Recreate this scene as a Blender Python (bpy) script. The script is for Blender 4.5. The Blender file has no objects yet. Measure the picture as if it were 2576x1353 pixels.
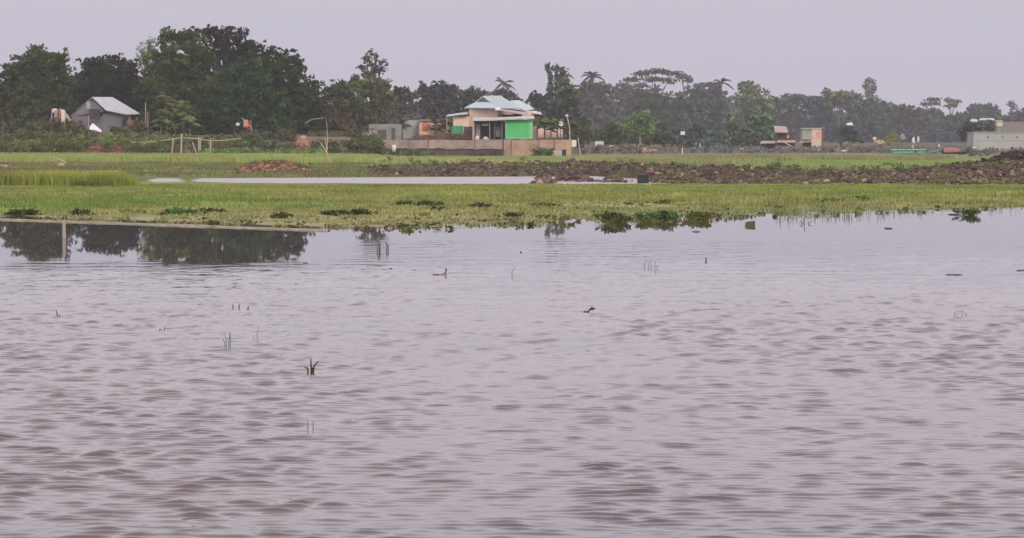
import bpy, math, random
import numpy as np
from mathutils import noise as mnoise, Vector

rng = np.random.default_rng(7)
random.seed(7)
scene = bpy.context.scene
COL = scene.collection

# ------------------------------------------------------------------ camera model
W0, H0, F, CAMH, HOR = 2576.0, 1353.0, 7080.0, 2.5, 340.0
PITCH = math.atan((H0 / 2 - HOR) / F)
CP, SP = math.cos(PITCH), math.sin(PITCH)

def P(x, y, Y):
    """a point seen at measured position (x, y) of the photograph, standing at distance Y"""
    u = (x - W0 / 2) / F
    v = (H0 / 2 - y) / F
    dy = CP + v * SP
    dz = -SP + v * CP
    t = Y / dy
    return (t * u, Y, CAMH + t * dz)

def G(x, y, z=0.0):
    u = (x - W0 / 2) / F
    v = (H0 / 2 - y) / F
    dz = -SP + v * CP
    t = (z - CAMH) / dz
    return (t * u, t * (CP + v * SP), z)

def proj(X, Y, z=0.0):
    d = Y * CP - (z - CAMH) * SP
    return W0 / 2 + F * X / d, H0 / 2 - F * (Y * SP + (z - CAMH) * CP) / d

MPX = lambda Y: Y / F

def sm(a, b, x):
    t = np.clip((np.asarray(x, float) - a) / (b - a), 0, 1)
    return t * t * (3 - 2 * t)

# cheap vectorised value noise
_perm = rng.permutation(4096)
_val = rng.random(4096)
def vnoise(x, y, seed=0):
    x = np.asarray(x, float); y = np.asarray(y, float)
    xi = np.floor(x).astype(int); yi = np.floor(y).astype(int)
    xf = x - xi; yf = y - yi
    xf = xf * xf * (3 - 2 * xf); yf = yf * yf * (3 - 2 * yf)
    def h(a, b):
        return _val[_perm[(_perm[(a + seed * 131) & 4095] + b) & 4095]]
    return (h(xi, yi) * (1 - xf) + h(xi + 1, yi) * xf) * (1 - yf) + (h(xi, yi + 1) * (1 - xf) + h(xi + 1, yi + 1) * xf) * yf
def fbm(x, y, o=4, seed=0):
    s = 0; a = 0.5; t = 0
    for i in range(o):
        s = s + a * vnoise(x, y, seed + i); t += a; a *= .5
        x = np.asarray(x) * 2.03 + 11.3; y = np.asarray(y) * 2.03 + 5.7
    return s / t

# ------------------------------------------------------------------ materials
def newmat(name):
    m = bpy.data.materials.new(name); m.use_nodes = True
    nt = m.node_tree
    for n in list(nt.nodes):
        nt.nodes.remove(n)
    out = nt.nodes.new('ShaderNodeOutputMaterial')
    bs = nt.nodes.new('ShaderNodeBsdfPrincipled')
    nt.links.new(bs.outputs[0], out.inputs[0])
    return m, nt, bs, out

def mixrgb(nt, mode, fac, a, b):
    n = nt.nodes.new('ShaderNodeMix'); n.data_type = 'RGBA'; n.blend_type = mode
    for sock, v in ((n.inputs[0], fac), (n.inputs[6], a), (n.inputs[7], b)):
        if isinstance(v, bpy.types.NodeSocket):
            nt.links.new(v, sock)
        elif isinstance(v, (int, float)):
            sock.default_value = v
        else:
            sock.default_value = (*v[:3], 1)
    return n.outputs[2]

def noise_node(nt, scale, detail=4, rough=.6, stretch=(1, 1, 1)):
    tc = nt.nodes.new('ShaderNodeTexCoord')
    mp = nt.nodes.new('ShaderNodeMapping'); mp.inputs['Scale'].default_value = stretch
    nt.links.new(tc.outputs['Object'], mp.inputs[0])
    n = nt.nodes.new('ShaderNodeTexNoise')
    n.inputs['Scale'].default_value = scale; n.inputs['Detail'].default_value = detail
    n.inputs['Roughness'].default_value = rough
    nt.links.new(mp.outputs[0], n.inputs['Vector'])
    return n.outputs[0]

def ramp(nt, src, p0, p1, c0=(0, 0, 0), c1=(1, 1, 1)):
    r = nt.nodes.new('ShaderNodeValToRGB')
    r.color_ramp.elements[0].position = p0; r.color_ramp.elements[1].position = p1
    r.color_ramp.elements[0].color = (*c0, 1); r.color_ramp.elements[1].color = (*c1, 1)
    nt.links.new(src, r.inputs[0])
    return r.outputs[0]

_mats = {}
def M(name, col, rough=.8, scale=1.5, dirt=None, amt=.5, stretch=(1, 1, 1), spec=.3, metal=0.0, bump=0.0):
    if name in _mats:
        return _mats[name]
    m, nt, bs, out = newmat(name)
    n = noise_node(nt, scale, 5, .65, stretch)
    d = dirt or tuple(c * .55 for c in col)
    fac = ramp(nt, n, .42, .7)
    mul = nt.nodes.new('ShaderNodeMath'); mul.operation = 'MULTIPLY'; mul.inputs[1].default_value = amt
    nt.links.new(fac, mul.inputs[0])
    c = mixrgb(nt, 'MIX', mul.outputs[0], col, d)
    nt.links.new(c, bs.inputs['Base Color'])
    bs.inputs['Roughness'].default_value = rough
    bs.inputs['Specular IOR Level'].default_value = spec
    bs.inputs['Metallic'].default_value = metal
    if bump:
        b = nt.nodes.new('ShaderNodeBump'); b.inputs['Strength'].default_value = bump
        nt.links.new(n, b.inputs['Height']); nt.links.new(b.outputs[0], bs.inputs['Normal'])
    _mats[name] = m
    return m

def tin(name, col, dirt, ribs=(9, 0, 0), rough=.45, amt=.5):
    """corrugated sheet: ribs modelled by a wave bump along the sheet"""
    m = M(name, col, rough, .9, dirt, amt, spec=.5)
    nt = m.node_tree
    bs = [n for n in nt.nodes if n.type == 'BSDF_PRINCIPLED'][0]
    tc = nt.nodes.new('ShaderNodeTexCoord')
    w = nt.nodes.new('ShaderNodeTexWave'); w.inputs['Scale'].default_value = 1.3
    nt.links.new(tc.outputs['Object'], w.inputs['Vector'])
    b = nt.nodes.new('ShaderNodeBump'); b.inputs['Strength'].default_value = .35; b.inputs['Distance'].default_value = .03
    nt.links.new(w.outputs[1], b.inputs['Height']); nt.links.new(b.outputs[0], bs.inputs['Normal'])
    return m

def attr_mat(name, rough=.8, nscale=1.0, amount=.35, transl=0.0, spec=.2, bump=0.0, bscale=6):
    m, nt, bs, out = newmat(name)
    at = nt.nodes.new('ShaderNodeAttribute'); at.attribute_name = 'Col'
    n = noise_node(nt, nscale, 4, .6)
    f = ramp(nt, n, .3, .7, (1 - amount,) * 3, (1 + amount,) * 3)
    c = mixrgb(nt, 'MULTIPLY', 1.0, at.outputs['Color'], f)
    nt.links.new(c, bs.inputs['Base Color'])
    bs.inputs['Roughness'].default_value = rough
    bs.inputs['Specular IOR Level'].default_value = spec
    if transl:
        tr = nt.nodes.new('ShaderNodeBsdfTranslucent'); nt.links.new(c, tr.inputs[0])
        mx = nt.nodes.new('ShaderNodeMixShader'); mx.inputs[0].default_value = transl
        nt.links.new(bs.outputs[0], mx.inputs[1]); nt.links.new(tr.outputs[0], mx.inputs[2])
        nt.links.new(mx.outputs[0], out.inputs[0])
    if bump:
        n2 = noise_node(nt, bscale, 5, .7)
        b = nt.nodes.new('ShaderNodeBump'); b.inputs['Strength'].default_value = bump; b.inputs['Distance'].default_value = .1
        nt.links.new(n2, b.inputs['Height']); nt.links.new(b.outputs[0], bs.inputs['Normal'])
    return m

LEAF = attr_mat('foliage', .75, .35, .35, .25, .12)
GRASS = attr_mat('grass_blades', .75, .25, .3, .3, .12)
SOIL = attr_mat('dug_soil', .95, 1.2, .4, 0, .1, .6, 5)
GROUND = attr_mat('ground_cover', .95, .45, .35, 0, .1, .5, 3)
BARK = M('bark', (.13, .11, .095), .9, 2.0, (.05, .045, .04), .6)
PALEBARK = M('pale_bark', (.42, .40, .36), .9, 2.0, (.2, .18, .16), .6)
BAMBOO = M('dry_bamboo', (.50, .44, .34), .8, 4, (.28, .22, .16), .6)
DARKWOOD = M('dark_timber', (.07, .055, .05), .9, 3)

# ------------------------------------------------------------------ objects
def tag(o, label=None, cat=None, group=None, kind=None):
    if label: o['label'] = label
    if cat: o['category'] = cat
    if group: o['group'] = group
    if kind: o['kind'] = kind
    return o

ORG = {}
def thing(name, loc, label, cat, group=None):
    o = bpy.data.objects.new(name, None); COL.objects.link(o)
    o.empty_display_size = .3
    o.location = loc
    ORG[o] = np.array(loc, float)
    return tag(o, label, cat, group)

class MB:
    """collects geometry in world coordinates, links it as ONE mesh object"""
    def __init__(s):
        s.v = []; s.f = []; s.c = []; s.n = 0; s.arr = []
    def add(s, vs, fs, col=None):
        b = s.n
        s.v.extend([tuple(v) for v in vs]); s.f.extend([tuple(i + b for i in f) for f in fs]); s.n += len(vs)
        s.c.extend([col or (.5, .5, .5)] * len(vs))
        return s
    def quads(s, V, Cc):
        """V (n,4,3), Cc (n,3)"""
        s.arr.append((np.asarray(V, np.float32), np.asarray(Cc, np.float32)))
        return s
    def box(s, x0, x1, y0, y1, z0, z1, col=None):
        vs = [(x, y, z) for z in (z0, z1) for y in (y0, y1) for x in (x0, x1)]
        return s.add(vs, [(0, 2, 3, 1), (4, 5, 7, 6), (0, 1, 5, 4), (2, 6, 7, 3), (0, 4, 6, 2), (1, 3, 7, 5)], col)
    def pbox(s, x0, y0, x1, y1, Y, th, col=None):
        a = P(x0, y1, Y); b = P(x1, y0, Y)
        return s.box(a[0], b[0], Y, Y + th, a[2], b[2], col)
    def slab(s, pts, d, col=None):
        """thick plate: polygon pts extruded by the vector d"""
        n = len(pts); q = [tuple(np.add(p, d)) for p in pts]
        fs = [tuple(range(n)), tuple(range(2 * n - 1, n - 1, -1))] + [(i, i + n, (i + 1) % n + n, (i + 1) % n) for i in range(n)]
        return s.add(list(pts) + q, fs, col)
    def tube(s, pts, r, seg=6, col=None):
        pts = [np.array(p, float) for p in pts]
        if not hasattr(r, '__len__'): r = [r] * len(pts)
        vs = []; fs = []
        for i, p in enumerate(pts):
            d = pts[min(i + 1, len(pts) - 1)] - pts[max(i - 1, 0)]
            d /= (np.linalg.norm(d) + 1e-9)
            a = np.cross(d, (0, 1, 0)) if abs(d[1]) < .9 else np.cross(d, (1, 0, 0))
            a /= np.linalg.norm(a); b = np.cross(d, a)
            for k in range(seg):
                t = 2 * math.pi * k / seg
                vs.append(p + r[i] * (math.cos(t) * a + math.sin(t) * b))
        for i in range(len(pts) - 1):
            for k in range(seg):
                k2 = (k + 1) % seg
                fs.append((i * seg + k, i * seg + k2, (i + 1) * seg + k2, (i + 1) * seg + k))
        fs.append(tuple(range(seg - 1, -1, -1))); fs.append(tuple((len(pts) - 1) * seg + k for k in range(seg)))
        return s.add(vs, fs, col)
    def lump(s, c, r, nu=9, nv=6, wob=.2, col=None, seed=0, floor=None):
        vs = []; fs = []
        for j in range(nv + 1):
            ph = math.pi * j / nv
            for i in range(nu):
                th = 2 * math.pi * i / nu
                d = np.array([math.sin(ph) * math.cos(th), math.sin(ph) * math.sin(th), math.cos(ph)])
                k = 1 + wob * mnoise.noise(Vector((d[0] * 1.7 + seed, d[1] * 1.7, d[2] * 1.7 + seed * .7))) * 1.6
                p = np.array(c) + d * np.array(r) * k
                if floor is not None: p[2] = max(p[2], floor)
                vs.append(p)
        for j in range(nv):
            for i in range(nu):
                i2 = (i + 1) % nu
                fs.append((j * nu + i, (j + 1) * nu + i, (j + 1) * nu + i2, j * nu + i2))
        return s.add(vs, fs, col)
    def build(s, name, mat, parent=None, smooth=False):
        org = np.zeros(3)
        if parent is not None: org = ORG[parent]
        me = bpy.data.meshes.new(name)
        V = [np.array(s.v, np.float32).reshape(-1, 3)]
        C = [np.array(s.c, np.float32).reshape(-1, 3)]
        nl = [len(f) for f in s.f]
        loops = [i for f in s.f for i in f]
        base = s.n
        L = [np.array(loops, np.int32)]; NL = [np.array(nl, np.int32)]
        for a, cc in s.arr:
            n = a.shape[0]; k = a.shape[1]
            V.append(a.reshape(-1, 3)); C.append(np.repeat(cc, k, axis=0))
            L.append(np.arange(base, base + n * k, dtype=np.int32)); NL.append(np.full(n, k, np.int32)); base += n * k
        V = np.concatenate(V) - org.astype(np.float32); C = np.concatenate(C); L = np.concatenate(L); NL = np.concatenate(NL)
        me.vertices.add(len(V)); me.vertices.foreach_set('co', V.ravel())
        me.loops.add(len(L)); me.loops.foreach_set('vertex_index', L)
        me.polygons.add(len(NL))
        st = np.concatenate([[0], np.cumsum(NL)[:-1]]).astype(np.int32)
        me.polygons.foreach_set('loop_start', st); me.polygons.foreach_set('loop_total', NL)
        me.polygons.foreach_set('use_smooth', np.full(len(NL), bool(smooth)))
        me.update(calc_edges=True); me.validate()
        a = me.color_attributes.new('Col', 'FLOAT_COLOR', 'POINT')
        a.data.foreach_set('color', np.concatenate([C, np.ones((len(C), 1), np.float32)], 1).ravel())
        me.materials.append(mat)
        o = bpy.data.objects.new(name, me); COL.objects.link(o)
        ORG[o] = org
        if parent is not None: o.parent = parent
        return o

# ------------------------------------------------------------------ terrain
def interp(x, pts):
    return np.interp(x, [p[0] for p in pts], [p[1] for p in pts])

MAT_EDGE = [(-600, 540), (0, 553), (400, 566), (800, 580), (1080, 588), (1250, 584), (1450, 575), (1700, 566), (1850, 558), (2050, 548), (2300, 538), (2576, 527), (3200, 515)]
DENSE_EDGE = [(-600, 520), (0, 532), (300, 528), (600, 520), (950, 511), (1300, 509), (1600, 512), (2000, 512), (2300, 511), (2576, 508), (3200, 505)]

def terrain(X, Y):
    """height and colour of the ground"""
    xp, yp = proj(X, np.maximum(Y, 8.0))
    n1 = fbm(X * .35, Y * .18, 4, 1); n2 = fbm(X * 1.3, Y * .8, 4, 9); n3 = fbm(X * .08, Y * .04, 3, 20)
    h = np.full(X.shape, -.7)
    col = np.zeros(X.shape + (3,)); col[:] = (.10, .085, .07)
    def put(mask, c):
        col[:] = col * (1 - mask[..., None]) + np.array(c) * mask[..., None]
    me = interp(xp, MAT_EDGE); de = interp(xp, DENSE_EDGE)
    # shallow shelf with patchy mud and floating weed
    shelf = sm(0, 12, me - yp)
    fr0 = np.clip((me - yp) / np.maximum(me - de, 5), 0, 1)
    lf = 1 - sm(700, 1500, xp)
    h = h * (1 - shelf) + shelf * (-.035 + .05 * lf + .055 * fr0 + .10 * (n2 - .5) * (1 - .6 * lf))
    dense = sm(-10, 8, de - yp)
    h = np.where(dense > 0, h * (1 - dense) + dense * (.03 + .05 * (n1 - .4)), h)
    put(np.clip(shelf * (.7 + n1), 0, 1), (.30, .29, .155)); put(dense, (.24, .26, .06))
    # marsh beyond
    marsh = sm(0, 4, 461 - yp)
    h = h * (1 - marsh) + marsh * (.015 + sm(447, 436, yp) * (.11 + .16 * (n1 - .35)))
    put(marsh, (.15, .17, .07))
    soilm = sm(.52, .62, n1) * marsh
    put(soilm * .8, (.17, .13, .085))
    # water channel between the weed mat and the embankment
    top = interp(xp, [(380, 455), (395, 449), (440, 449), (455, 456), (490, 456), (505, 449), (900, 447), (1300, 444.5), (1500, 443), (1620, 450), (1640, 470)])
    bot = interp(xp, [(380, 455), (395, 458), (440, 458), (455, 456), (490, 456), (505, 457), (600, 460), (900, 462), (1300, 463.5), (1500, 463.5), (1610, 464), (1640, 470)])
    ch = sm(-.7, .7, yp - top) * sm(-.7, .7, bot - yp) * sm(0, 1.5, bot - top)
    ch = np.where((xp > 380) & (xp < 1640), ch, 0)
    ch2 = ((xp > 1800) & (xp < 1880)) * sm(-.4, .4, yp - 455.5) * sm(-.4, .4, 460 - yp)
    ch = np.maximum(ch, ch2)
    h = h * (1 - ch) - .4 * ch; wet = ch > .3
    # embankment of dug soil
    fb = interp(xp, [(900, 445.5), (1350, 444), (1500, 446), (1600, 458), (1700, 463), (2576, 466), (3200, 468)])
    Yf = 17700. / (fb - 340)
    topz = interp(xp, [(900, 0), (960, .42), (1200, .52), (1400, .6), (1600, .68), (1800, .62), (1930, .5), (2000, .36), (2240, .36), (2330, .55), (2420, .8), (2600, .85), (3200, .8)])
    t = Y - Yf
    prof = sm(0, 5, t) * (.55 + .45 * sm(5, 16, t)) * (1 - sm(22, 36, t))
    hb = topz * prof * (.35 + 1.15 * n2) + prof * .3 * (n1 - .5)
    msk = prof * (xp > 900) * sm(.0, .3, topz)
    h = np.where((msk > 0.01) & ~wet, np.maximum(h, hb), h)
    put(np.clip(msk * 2.2, 0, 1) * sm(.0, .25, topz), (.11, .078, .062)); put(sm(.5, .68, n1) * np.clip(msk * 2, 0, 1) * .7, (.12, .13, .05))
    # dark tall heap at the right edge
    t2 = np.exp(-(((xp - 2555) / 95) ** 2) - ((Y - 176) / 9) ** 2)
    h = h + t2 * (1.15 + .4 * (n2 - .5)); put(np.clip(t2 * 1.3, 0, 1), (.045, .037, .04))
    # orange soil heap left of the embankment
    t3 = np.exp(-(((xp - 690) / 75) ** 4) - ((Y - 188) / 8) ** 2)
    h = h + t3 * (.45 + .6 * (n2 - .5)); put(np.clip(t3 * 1.4, 0, 1), (.26, .14, .09))
    # small spoil islets in the channel
    for cx, cy, r in ((1440, 455, 62), (1545, 457, 34), (1365, 461, 26)):
        g = G(cx, cy)
        w = np.exp(-((X - g[0]) / (r * MPX(g[1]) * .75)) ** 4 - ((Y - g[1]) / 2.2) ** 2)
        h = h + w * .75 * (.6 + .6 * n2); put(np.clip(w * 2, 0, 1), (.16, .12, .10))
    # green fields behind
    fld = sm(206, 214, Y)
    h = h * (1 - fld) + fld * .12
    put(fld, (.175, .23, .07))
    # raised homestead ground on the left
    lft = 1 - sm(880, 960, xp)
    rise = sm(303, 326, Y) * lft
    h = h + rise * (2.35 + .5 * (n3 - .5))
    put(sm(300, 306, Y) * lft, (.165, .125, .082))
    # platform behind the retaining wall
    pl = (Y > 331.2) * (xp > 950) * (xp < 1436)
    h = np.where(pl, 1.92, h); put(pl * 1.0, (.13, .09, .07))
    rgt = sm(1436, 1440, xp)
    put(sm(325, 345, Y) * rgt, (.17, .15, .13))
    far = sm(336, 420, Y)
    put(far, (.10, .10, .075))
    h = np.where(Y > 440, np.maximum(h, 0) * (1 - sm(440, 520, Y)) + .4 * sm(440, 520, Y), h)
    return h, col

def tz(X, Y):
    h, _ = terrain(np.array([float(X)]), np.array([float(Y)]))
    return float(h[0])

def make_ground():
    xs = np.concatenate([[-3000, -1500, -700, -350, -200, -140, -110], np.arange(-90, 90.01, .5), [110, 140, 200, 350, 700, 1500, 3000]])
    ys = np.concatenate([[-400, -100, 0, 20, 35, 50], np.arange(60, 130, 1.2), np.arange(130, 215, .45), np.arange(215, 300, 2.5), np.arange(300, 350, .8), [360, 380, 400, 430, 460, 500, 550, 620, 700, 900, 1500, 3000]])
    X, Y = np.meshgrid(xs, ys)
    h, c = terrain(X, Y)
    nx, ny = len(xs), len(ys)
    me = bpy.data.meshes.new('ground')
    V = np.stack([X, Y, h], -1).reshape(-1, 3)
    idx = np.arange(nx * ny).reshape(ny, nx)
    Fq = np.stack([idx[:-1, :-1], idx[:-1, 1:], idx[1:, 1:], idx[1:, :-1]], -1).reshape(-1, 4)
    me.vertices.add(len(V)); me.vertices.foreach_set('co', V.astype(np.float32).ravel())
    me.loops.add(Fq.size); me.loops.foreach_set('vertex_index', Fq.astype(np.int32).ravel())
    me.polygons.add(len(Fq)); me.polygons.foreach_set('loop_start', np.arange(0, Fq.size, 4, dtype=np.int32)); me.polygons.foreach_set('loop_total', np.full(len(Fq), 4, np.int32))
    me.polygons.foreach_set('use_smooth', np.ones(len(Fq), bool))
    me.update(calc_edges=True)
    a = me.color_attributes.new('Col', 'FLOAT_COLOR', 'POINT')
    a.data.foreach_set('color', np.concatenate([c.reshape(-1, 3), np.ones((len(V), 1))], 1).astype(np.float32).ravel())
    me.materials.append(GROUND)
    o = bpy.data.objects.new('ground', me); COL.objects.link(o)
    tag(o, 'low green and brown ground of marsh, fields and village earth', 'ground', kind='structure')
make_ground()

# ------------------------------------------------------------------ water
WAVE = .0150
def make_water():
    m, nt, bs, out = newmat('pond_water')
    pass
    bs.inputs['Roughness'].default_value = .05
    bs.inputs['IOR'].default_value = 1.48
    tc = nt.nodes.new('ShaderNodeTexCoord')
    sep = nt.nodes.new('ShaderNodeSeparateXYZ'); nt.links.new(tc.outputs['Object'], sep.inputs[0])
    def layer(sx, sy, scale, det, dist=.0, rot=0.0, rough=.5):
        mp = nt.nodes.new('ShaderNodeMapping'); mp.inputs['Scale'].default_value = (sx, sy, 1)
        mp.inputs['Rotation'].default_value = (0, 0, rot)
        nt.links.new(tc.outputs['Object'], mp.inputs[0])
        n = nt.nodes.new('ShaderNodeTexNoise'); n.inputs['Scale'].default_value = scale; n.inputs['Detail'].default_value = det
        n.inputs['Roughness'].default_value = rough; n.inputs['Distortion'].default_value = dist
        nt.links.new(mp.outputs[0], n.inputs['Vector'])
        return n.outputs[0]
    def math_(op, a, b):
        n = nt.nodes.new('ShaderNodeMath'); n.operation = op
        for s, v in ((n.inputs[0], a), (n.inputs[1], b)):
            if isinstance(v, bpy.types.NodeSocket): nt.links.new(v, s)
            else: s.default_value = v
        return n.outputs[0]
    a = layer(.95, 1.05, 2.7, 1.2, .6, .25)
    b = layer(.7, 1.0, 6.0, 2, .3, -.1)
    c = layer(.5, .8, .5, 2, 0, .3)
    gust = layer(.35, .2, .22, 2, 0, .2)
    hsum = math_('ADD', math_('MULTIPLY', b, .07), math_('MULTIPLY', a, .06))
    # fine ripples: lively near the viewer, dying out in the lee of the weed bank, ruffled again in the far channel
    def mrange(f0, f1, t0, t1):
        mr = nt.nodes.new('ShaderNodeMapRange'); mr.inputs['From Min'].default_value = f0; mr.inputs['From Max'].default_value = f1
        mr.inputs['To Min'].default_value = t0; mr.inputs['To Max'].default_value = t1; mr.interpolation_type = 'SMOOTHSTEP'
        nt.links.new(sep.outputs[1], mr.inputs[0]); return mr.outputs[0]
    st = math_('ADD', mrange(58, 30, .011, 1.0), mrange(132, 137, 0, 2.0))
    nt.links.new(mrange(128, 138, .012, .38), bs.inputs['Roughness'])
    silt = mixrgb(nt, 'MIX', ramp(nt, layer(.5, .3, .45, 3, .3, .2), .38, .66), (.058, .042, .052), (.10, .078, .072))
    nt.links.new(mixrgb(nt, 'MIX', mrange(128, 138, 0, 1), silt, (.31, .28, .29)), bs.inputs['Base Color'])  # far channel paled: brightness of reflected sky put into the base colour
    bp = nt.nodes.new('ShaderNodeBump'); bp.inputs['Distance'].default_value = .02
    nt.links.new(math_('MULTIPLY', hsum, st), bp.inputs['Height']); bp.inputs['Strength'].default_value = 1.0
    nt.links.new(bp.outputs[0], bs.inputs['Normal'])
    xs = np.concatenate([[-700, -200, -80, -40, -25, -18], np.arange(-15, 15.01, .034), [18, 25, 40, 80, 200, 700]])
    ys = np.concatenate([[-300, -50, 0, 8], 14 * (69 / 14) ** np.linspace(0, 1, 1500), [ 90, 120, 150, 180, 216]])
    X, Y = np.meshgrid(xs, ys)
    wr = np.random.default_rng(21)
    def waves(n, l0, l1, spread, dirm):
        h = np.zeros(X.shape)
        for i in range(n):
            lam = l0 * (l1 / l0) ** wr.random(); th = dirm + wr.normal(0, spread); k = 2 * math.pi / lam
            h += lam ** .7 * np.sin(k * (math.sin(th) * X + math.cos(th) * Y) + wr.random() * 6.28)
        return h / h.std()
    h1 = waves(90, .115, .21, .27, .08)
    h2 = waves(20, .5, 1.8, .6, -.2)
    gust = fbm(X * .35 + 40, Y * .16, 3, 5)
    g = .75 + .5 * sm(.35, .65, gust)
    calm = sm(-1.5, -4.5, X) * sm(50, 57, Y)
    amp = (.24 * sm(69.5, 64, Y) + .26 * sm(62, 50, Y) + .5 * sm(52, 34, Y)) * (1 - calm) * sm(14.9, 14.2, np.abs(X)) * sm(14, 14.6, Y)
    crest = np.clip(.5 + .23 * (h1 + .25 * h2), 0, 1.3) ** 2.1
    h = amp * (WAVE * g * crest + .004 * h2)
    V = np.stack([X, Y, h], -1).reshape(-1, 3); nx, ny = len(xs), len(ys)
    idx = np.arange(nx * ny).reshape(ny, nx)
    Fq = np.stack([idx[:-1, :-1], idx[:-1, 1:], idx[1:, 1:], idx[1:, :-1]], -1).reshape(-1, 4)
    me = bpy.data.meshes.new('water')
    me.vertices.add(len(V)); me.vertices.foreach_set('co', V.astype(np.float32).ravel())
    me.loops.add(Fq.size); me.loops.foreach_set('vertex_index', Fq.astype(np.int32).ravel())
    me.polygons.add(len(Fq)); me.polygons.foreach_set('loop_start', np.arange(0, Fq.size, 4, dtype=np.int32)); me.polygons.foreach_set('loop_total', np.full(len(Fq), 4, np.int32))
    me.polygons.foreach_set('use_smooth', np.ones(len(Fq), bool))
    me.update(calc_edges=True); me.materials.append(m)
    o = bpy.data.objects.new('water', me); COL.objects.link(o)
    tag(o, 'rippled grey lilac flood water', 'water', kind='structure')
make_water()

# ------------------------------------------------------------------ grass
def blades(name, xy, hgt, wid, cols, label, cat='grass', lean=.35, zoff=0.0):
    X, Y = xy; n = len(X)
    z, _ = terrain(X, Y); z = np.maximum(z, -.06) + zoff
    ang = rng.random(n) * math.pi
    dx = np.cos(ang) * wid / 2; dy = np.sin(ang) * wid / 2
    lx = rng.normal(0, lean, n) * hgt; ly = rng.normal(0, lean, n) * hgt
    V = np.zeros((n, 4, 3))
    V[:, 0] = np.stack([X - dx, Y - dy, z], 1); V[:, 1] = np.stack([X + dx, Y + dy, z], 1)
    V[:, 2] = np.stack([X + dx * .35 + lx, Y + dy * .35 + ly, z + hgt], 1)
    V[:, 3] = np.stack([X - dx * .35 + lx, Y - dy * .35 + ly, z + hgt * .92], 1)
    mb = MB(); mb.quads(V, cols)
    o = mb.build(name, GRASS)
    return tag(o, label, cat, kind='stuff')

def scatter(n, ypx0, ypx1, xa=-60, xb=2640):
    """random ground points, even in the ground plane, between two photo heights"""
    Y0 = 17700. / (ypx1 - 340); Y1 = 17700. / (ypx0 - 340)
    Y = np.sqrt(rng.random(n) * (Y1 ** 2 - Y0 ** 2) + Y0 ** 2)
    xp = rng.random(n) * (xb - xa) + xa
    return (xp - W0 / 2) / F * (Y * CP + CAMH * SP), Y

def jitter(base, n, s=.18, hue=.1):
    k = 1 + rng.normal(0, s, (n, 1)); hh = 1 + rng.normal(0, hue, (n, 3))
    return np.clip(np.array(base) * k * hh, .004, .9)

# the weed mat
X, Y = scatter(150000, 459, 600, -100, 2700)
xp, yp = proj(X, Y)
n1 = fbm(X * .5, Y * .22, 4, 40)
de = interp(xp, DENSE_EDGE); me_ = interp(xp, MAT_EDGE)
inner = yp < de + 22 * (n1 - .5)
fr = np.clip((me_ - yp) / (me_ - de), 0, 1)
pch = fbm(X * 1.1, Y * .5, 3, 55)
sparse = (~inner) & (yp < me_ - 1 + 8 * (fbm(X * .6, Y * .3, 3, 99) - .5)) & (pch > .62 - .42 * fr ** .8)
keep = (inner | sparse) & (yp > 464)
notslot = ~((xp > 1380) & (xp < 1760) & (yp > 510) & (yp < 524) & (pch < .6))
keep &= notslot
X, Y, xp, yp, fr, inner = [a[keep] for a in (X, Y, xp, yp, fr, inner)]
n = len(X)
patch = fbm(X * .15, Y * .06, 3, 70)[:, None]
patch = sm(.3, .7, patch)
base = np.array([.28, .30, .10]) * (1 - patch) + np.array([.19, .27, .07]) * patch
base *= (.75 + .5 * fbm(X * .9, Y * .45, 3, 88)[:, None])
outer = (1 - fr)[:, None] * .7
base = base * (1 - outer) + np.array([.32, .31, .18]) * outer
k = (1 + rng.normal(0, .16, (n, 1)))
blades('marsh_grass', (X, Y), np.where(inner, .03 + .115 * sm(466, 492, yp), .05 + .06 * fr) * (.6 + .7 * rng.random(n)) * (.45 + 1.1 * fbm(X * 1.3, Y * .7, 3, 61)), .05 + .04 * rng.random(n), np.clip(base * k, .01, .8),
       'low olive green grass and weed mat floating along the pond edge')

# thin reeds standing in open water on the right
X, Y = scatter(1500, 508, 560, 1950, 2640)
xp, yp = proj(X, Y)
k = (fbm(X * .9, Y * .4, 3, 77) > .5) & (yp > interp(xp, DENSE_EDGE)) & (yp < interp(xp, MAT_EDGE) + 6)
X, Y = X[k], Y[k]
blades('reed', (X, Y), .15 + .2 * rng.random(len(X)), np.full(len(X), .022), jitter((.22, .24, .12), len(X)), 'thin sparse reeds standing in the shallow water on the right', 'reeds', .12)

# marsh between channel and field on the left
X, Y = scatter(60000, 413, 459, -100, 1100)
xp, yp = proj(X, Y); n1 = fbm(X * .3, Y * .15, 4, 90)
h, _ = terrain(X, Y)
k = (h > .02) & (n1 > .36) & (yp < 446) & ~((xp > 600) & (xp < 775) & (yp < 440) & (rng.random(len(X)) > .12)) & ~((xp > 930) & (n1 < .62))
X, Y, n1 = X[k], Y[k], n1[k]; n = len(X)
base = np.array([.17, .20, .075]) * (1.6 - n1[:, None]) ; base[n1 > .58] = (.19, .17, .09)
blades('marsh_grass', (X, Y), .12 * (.5 + rng.random(n)), .07 + .05 * rng.random(n), np.clip(base * (1 + rng.normal(0, .25, (n, 1))), .01, .8),
       'rough dark green marsh grass behind the narrow channel')

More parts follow.
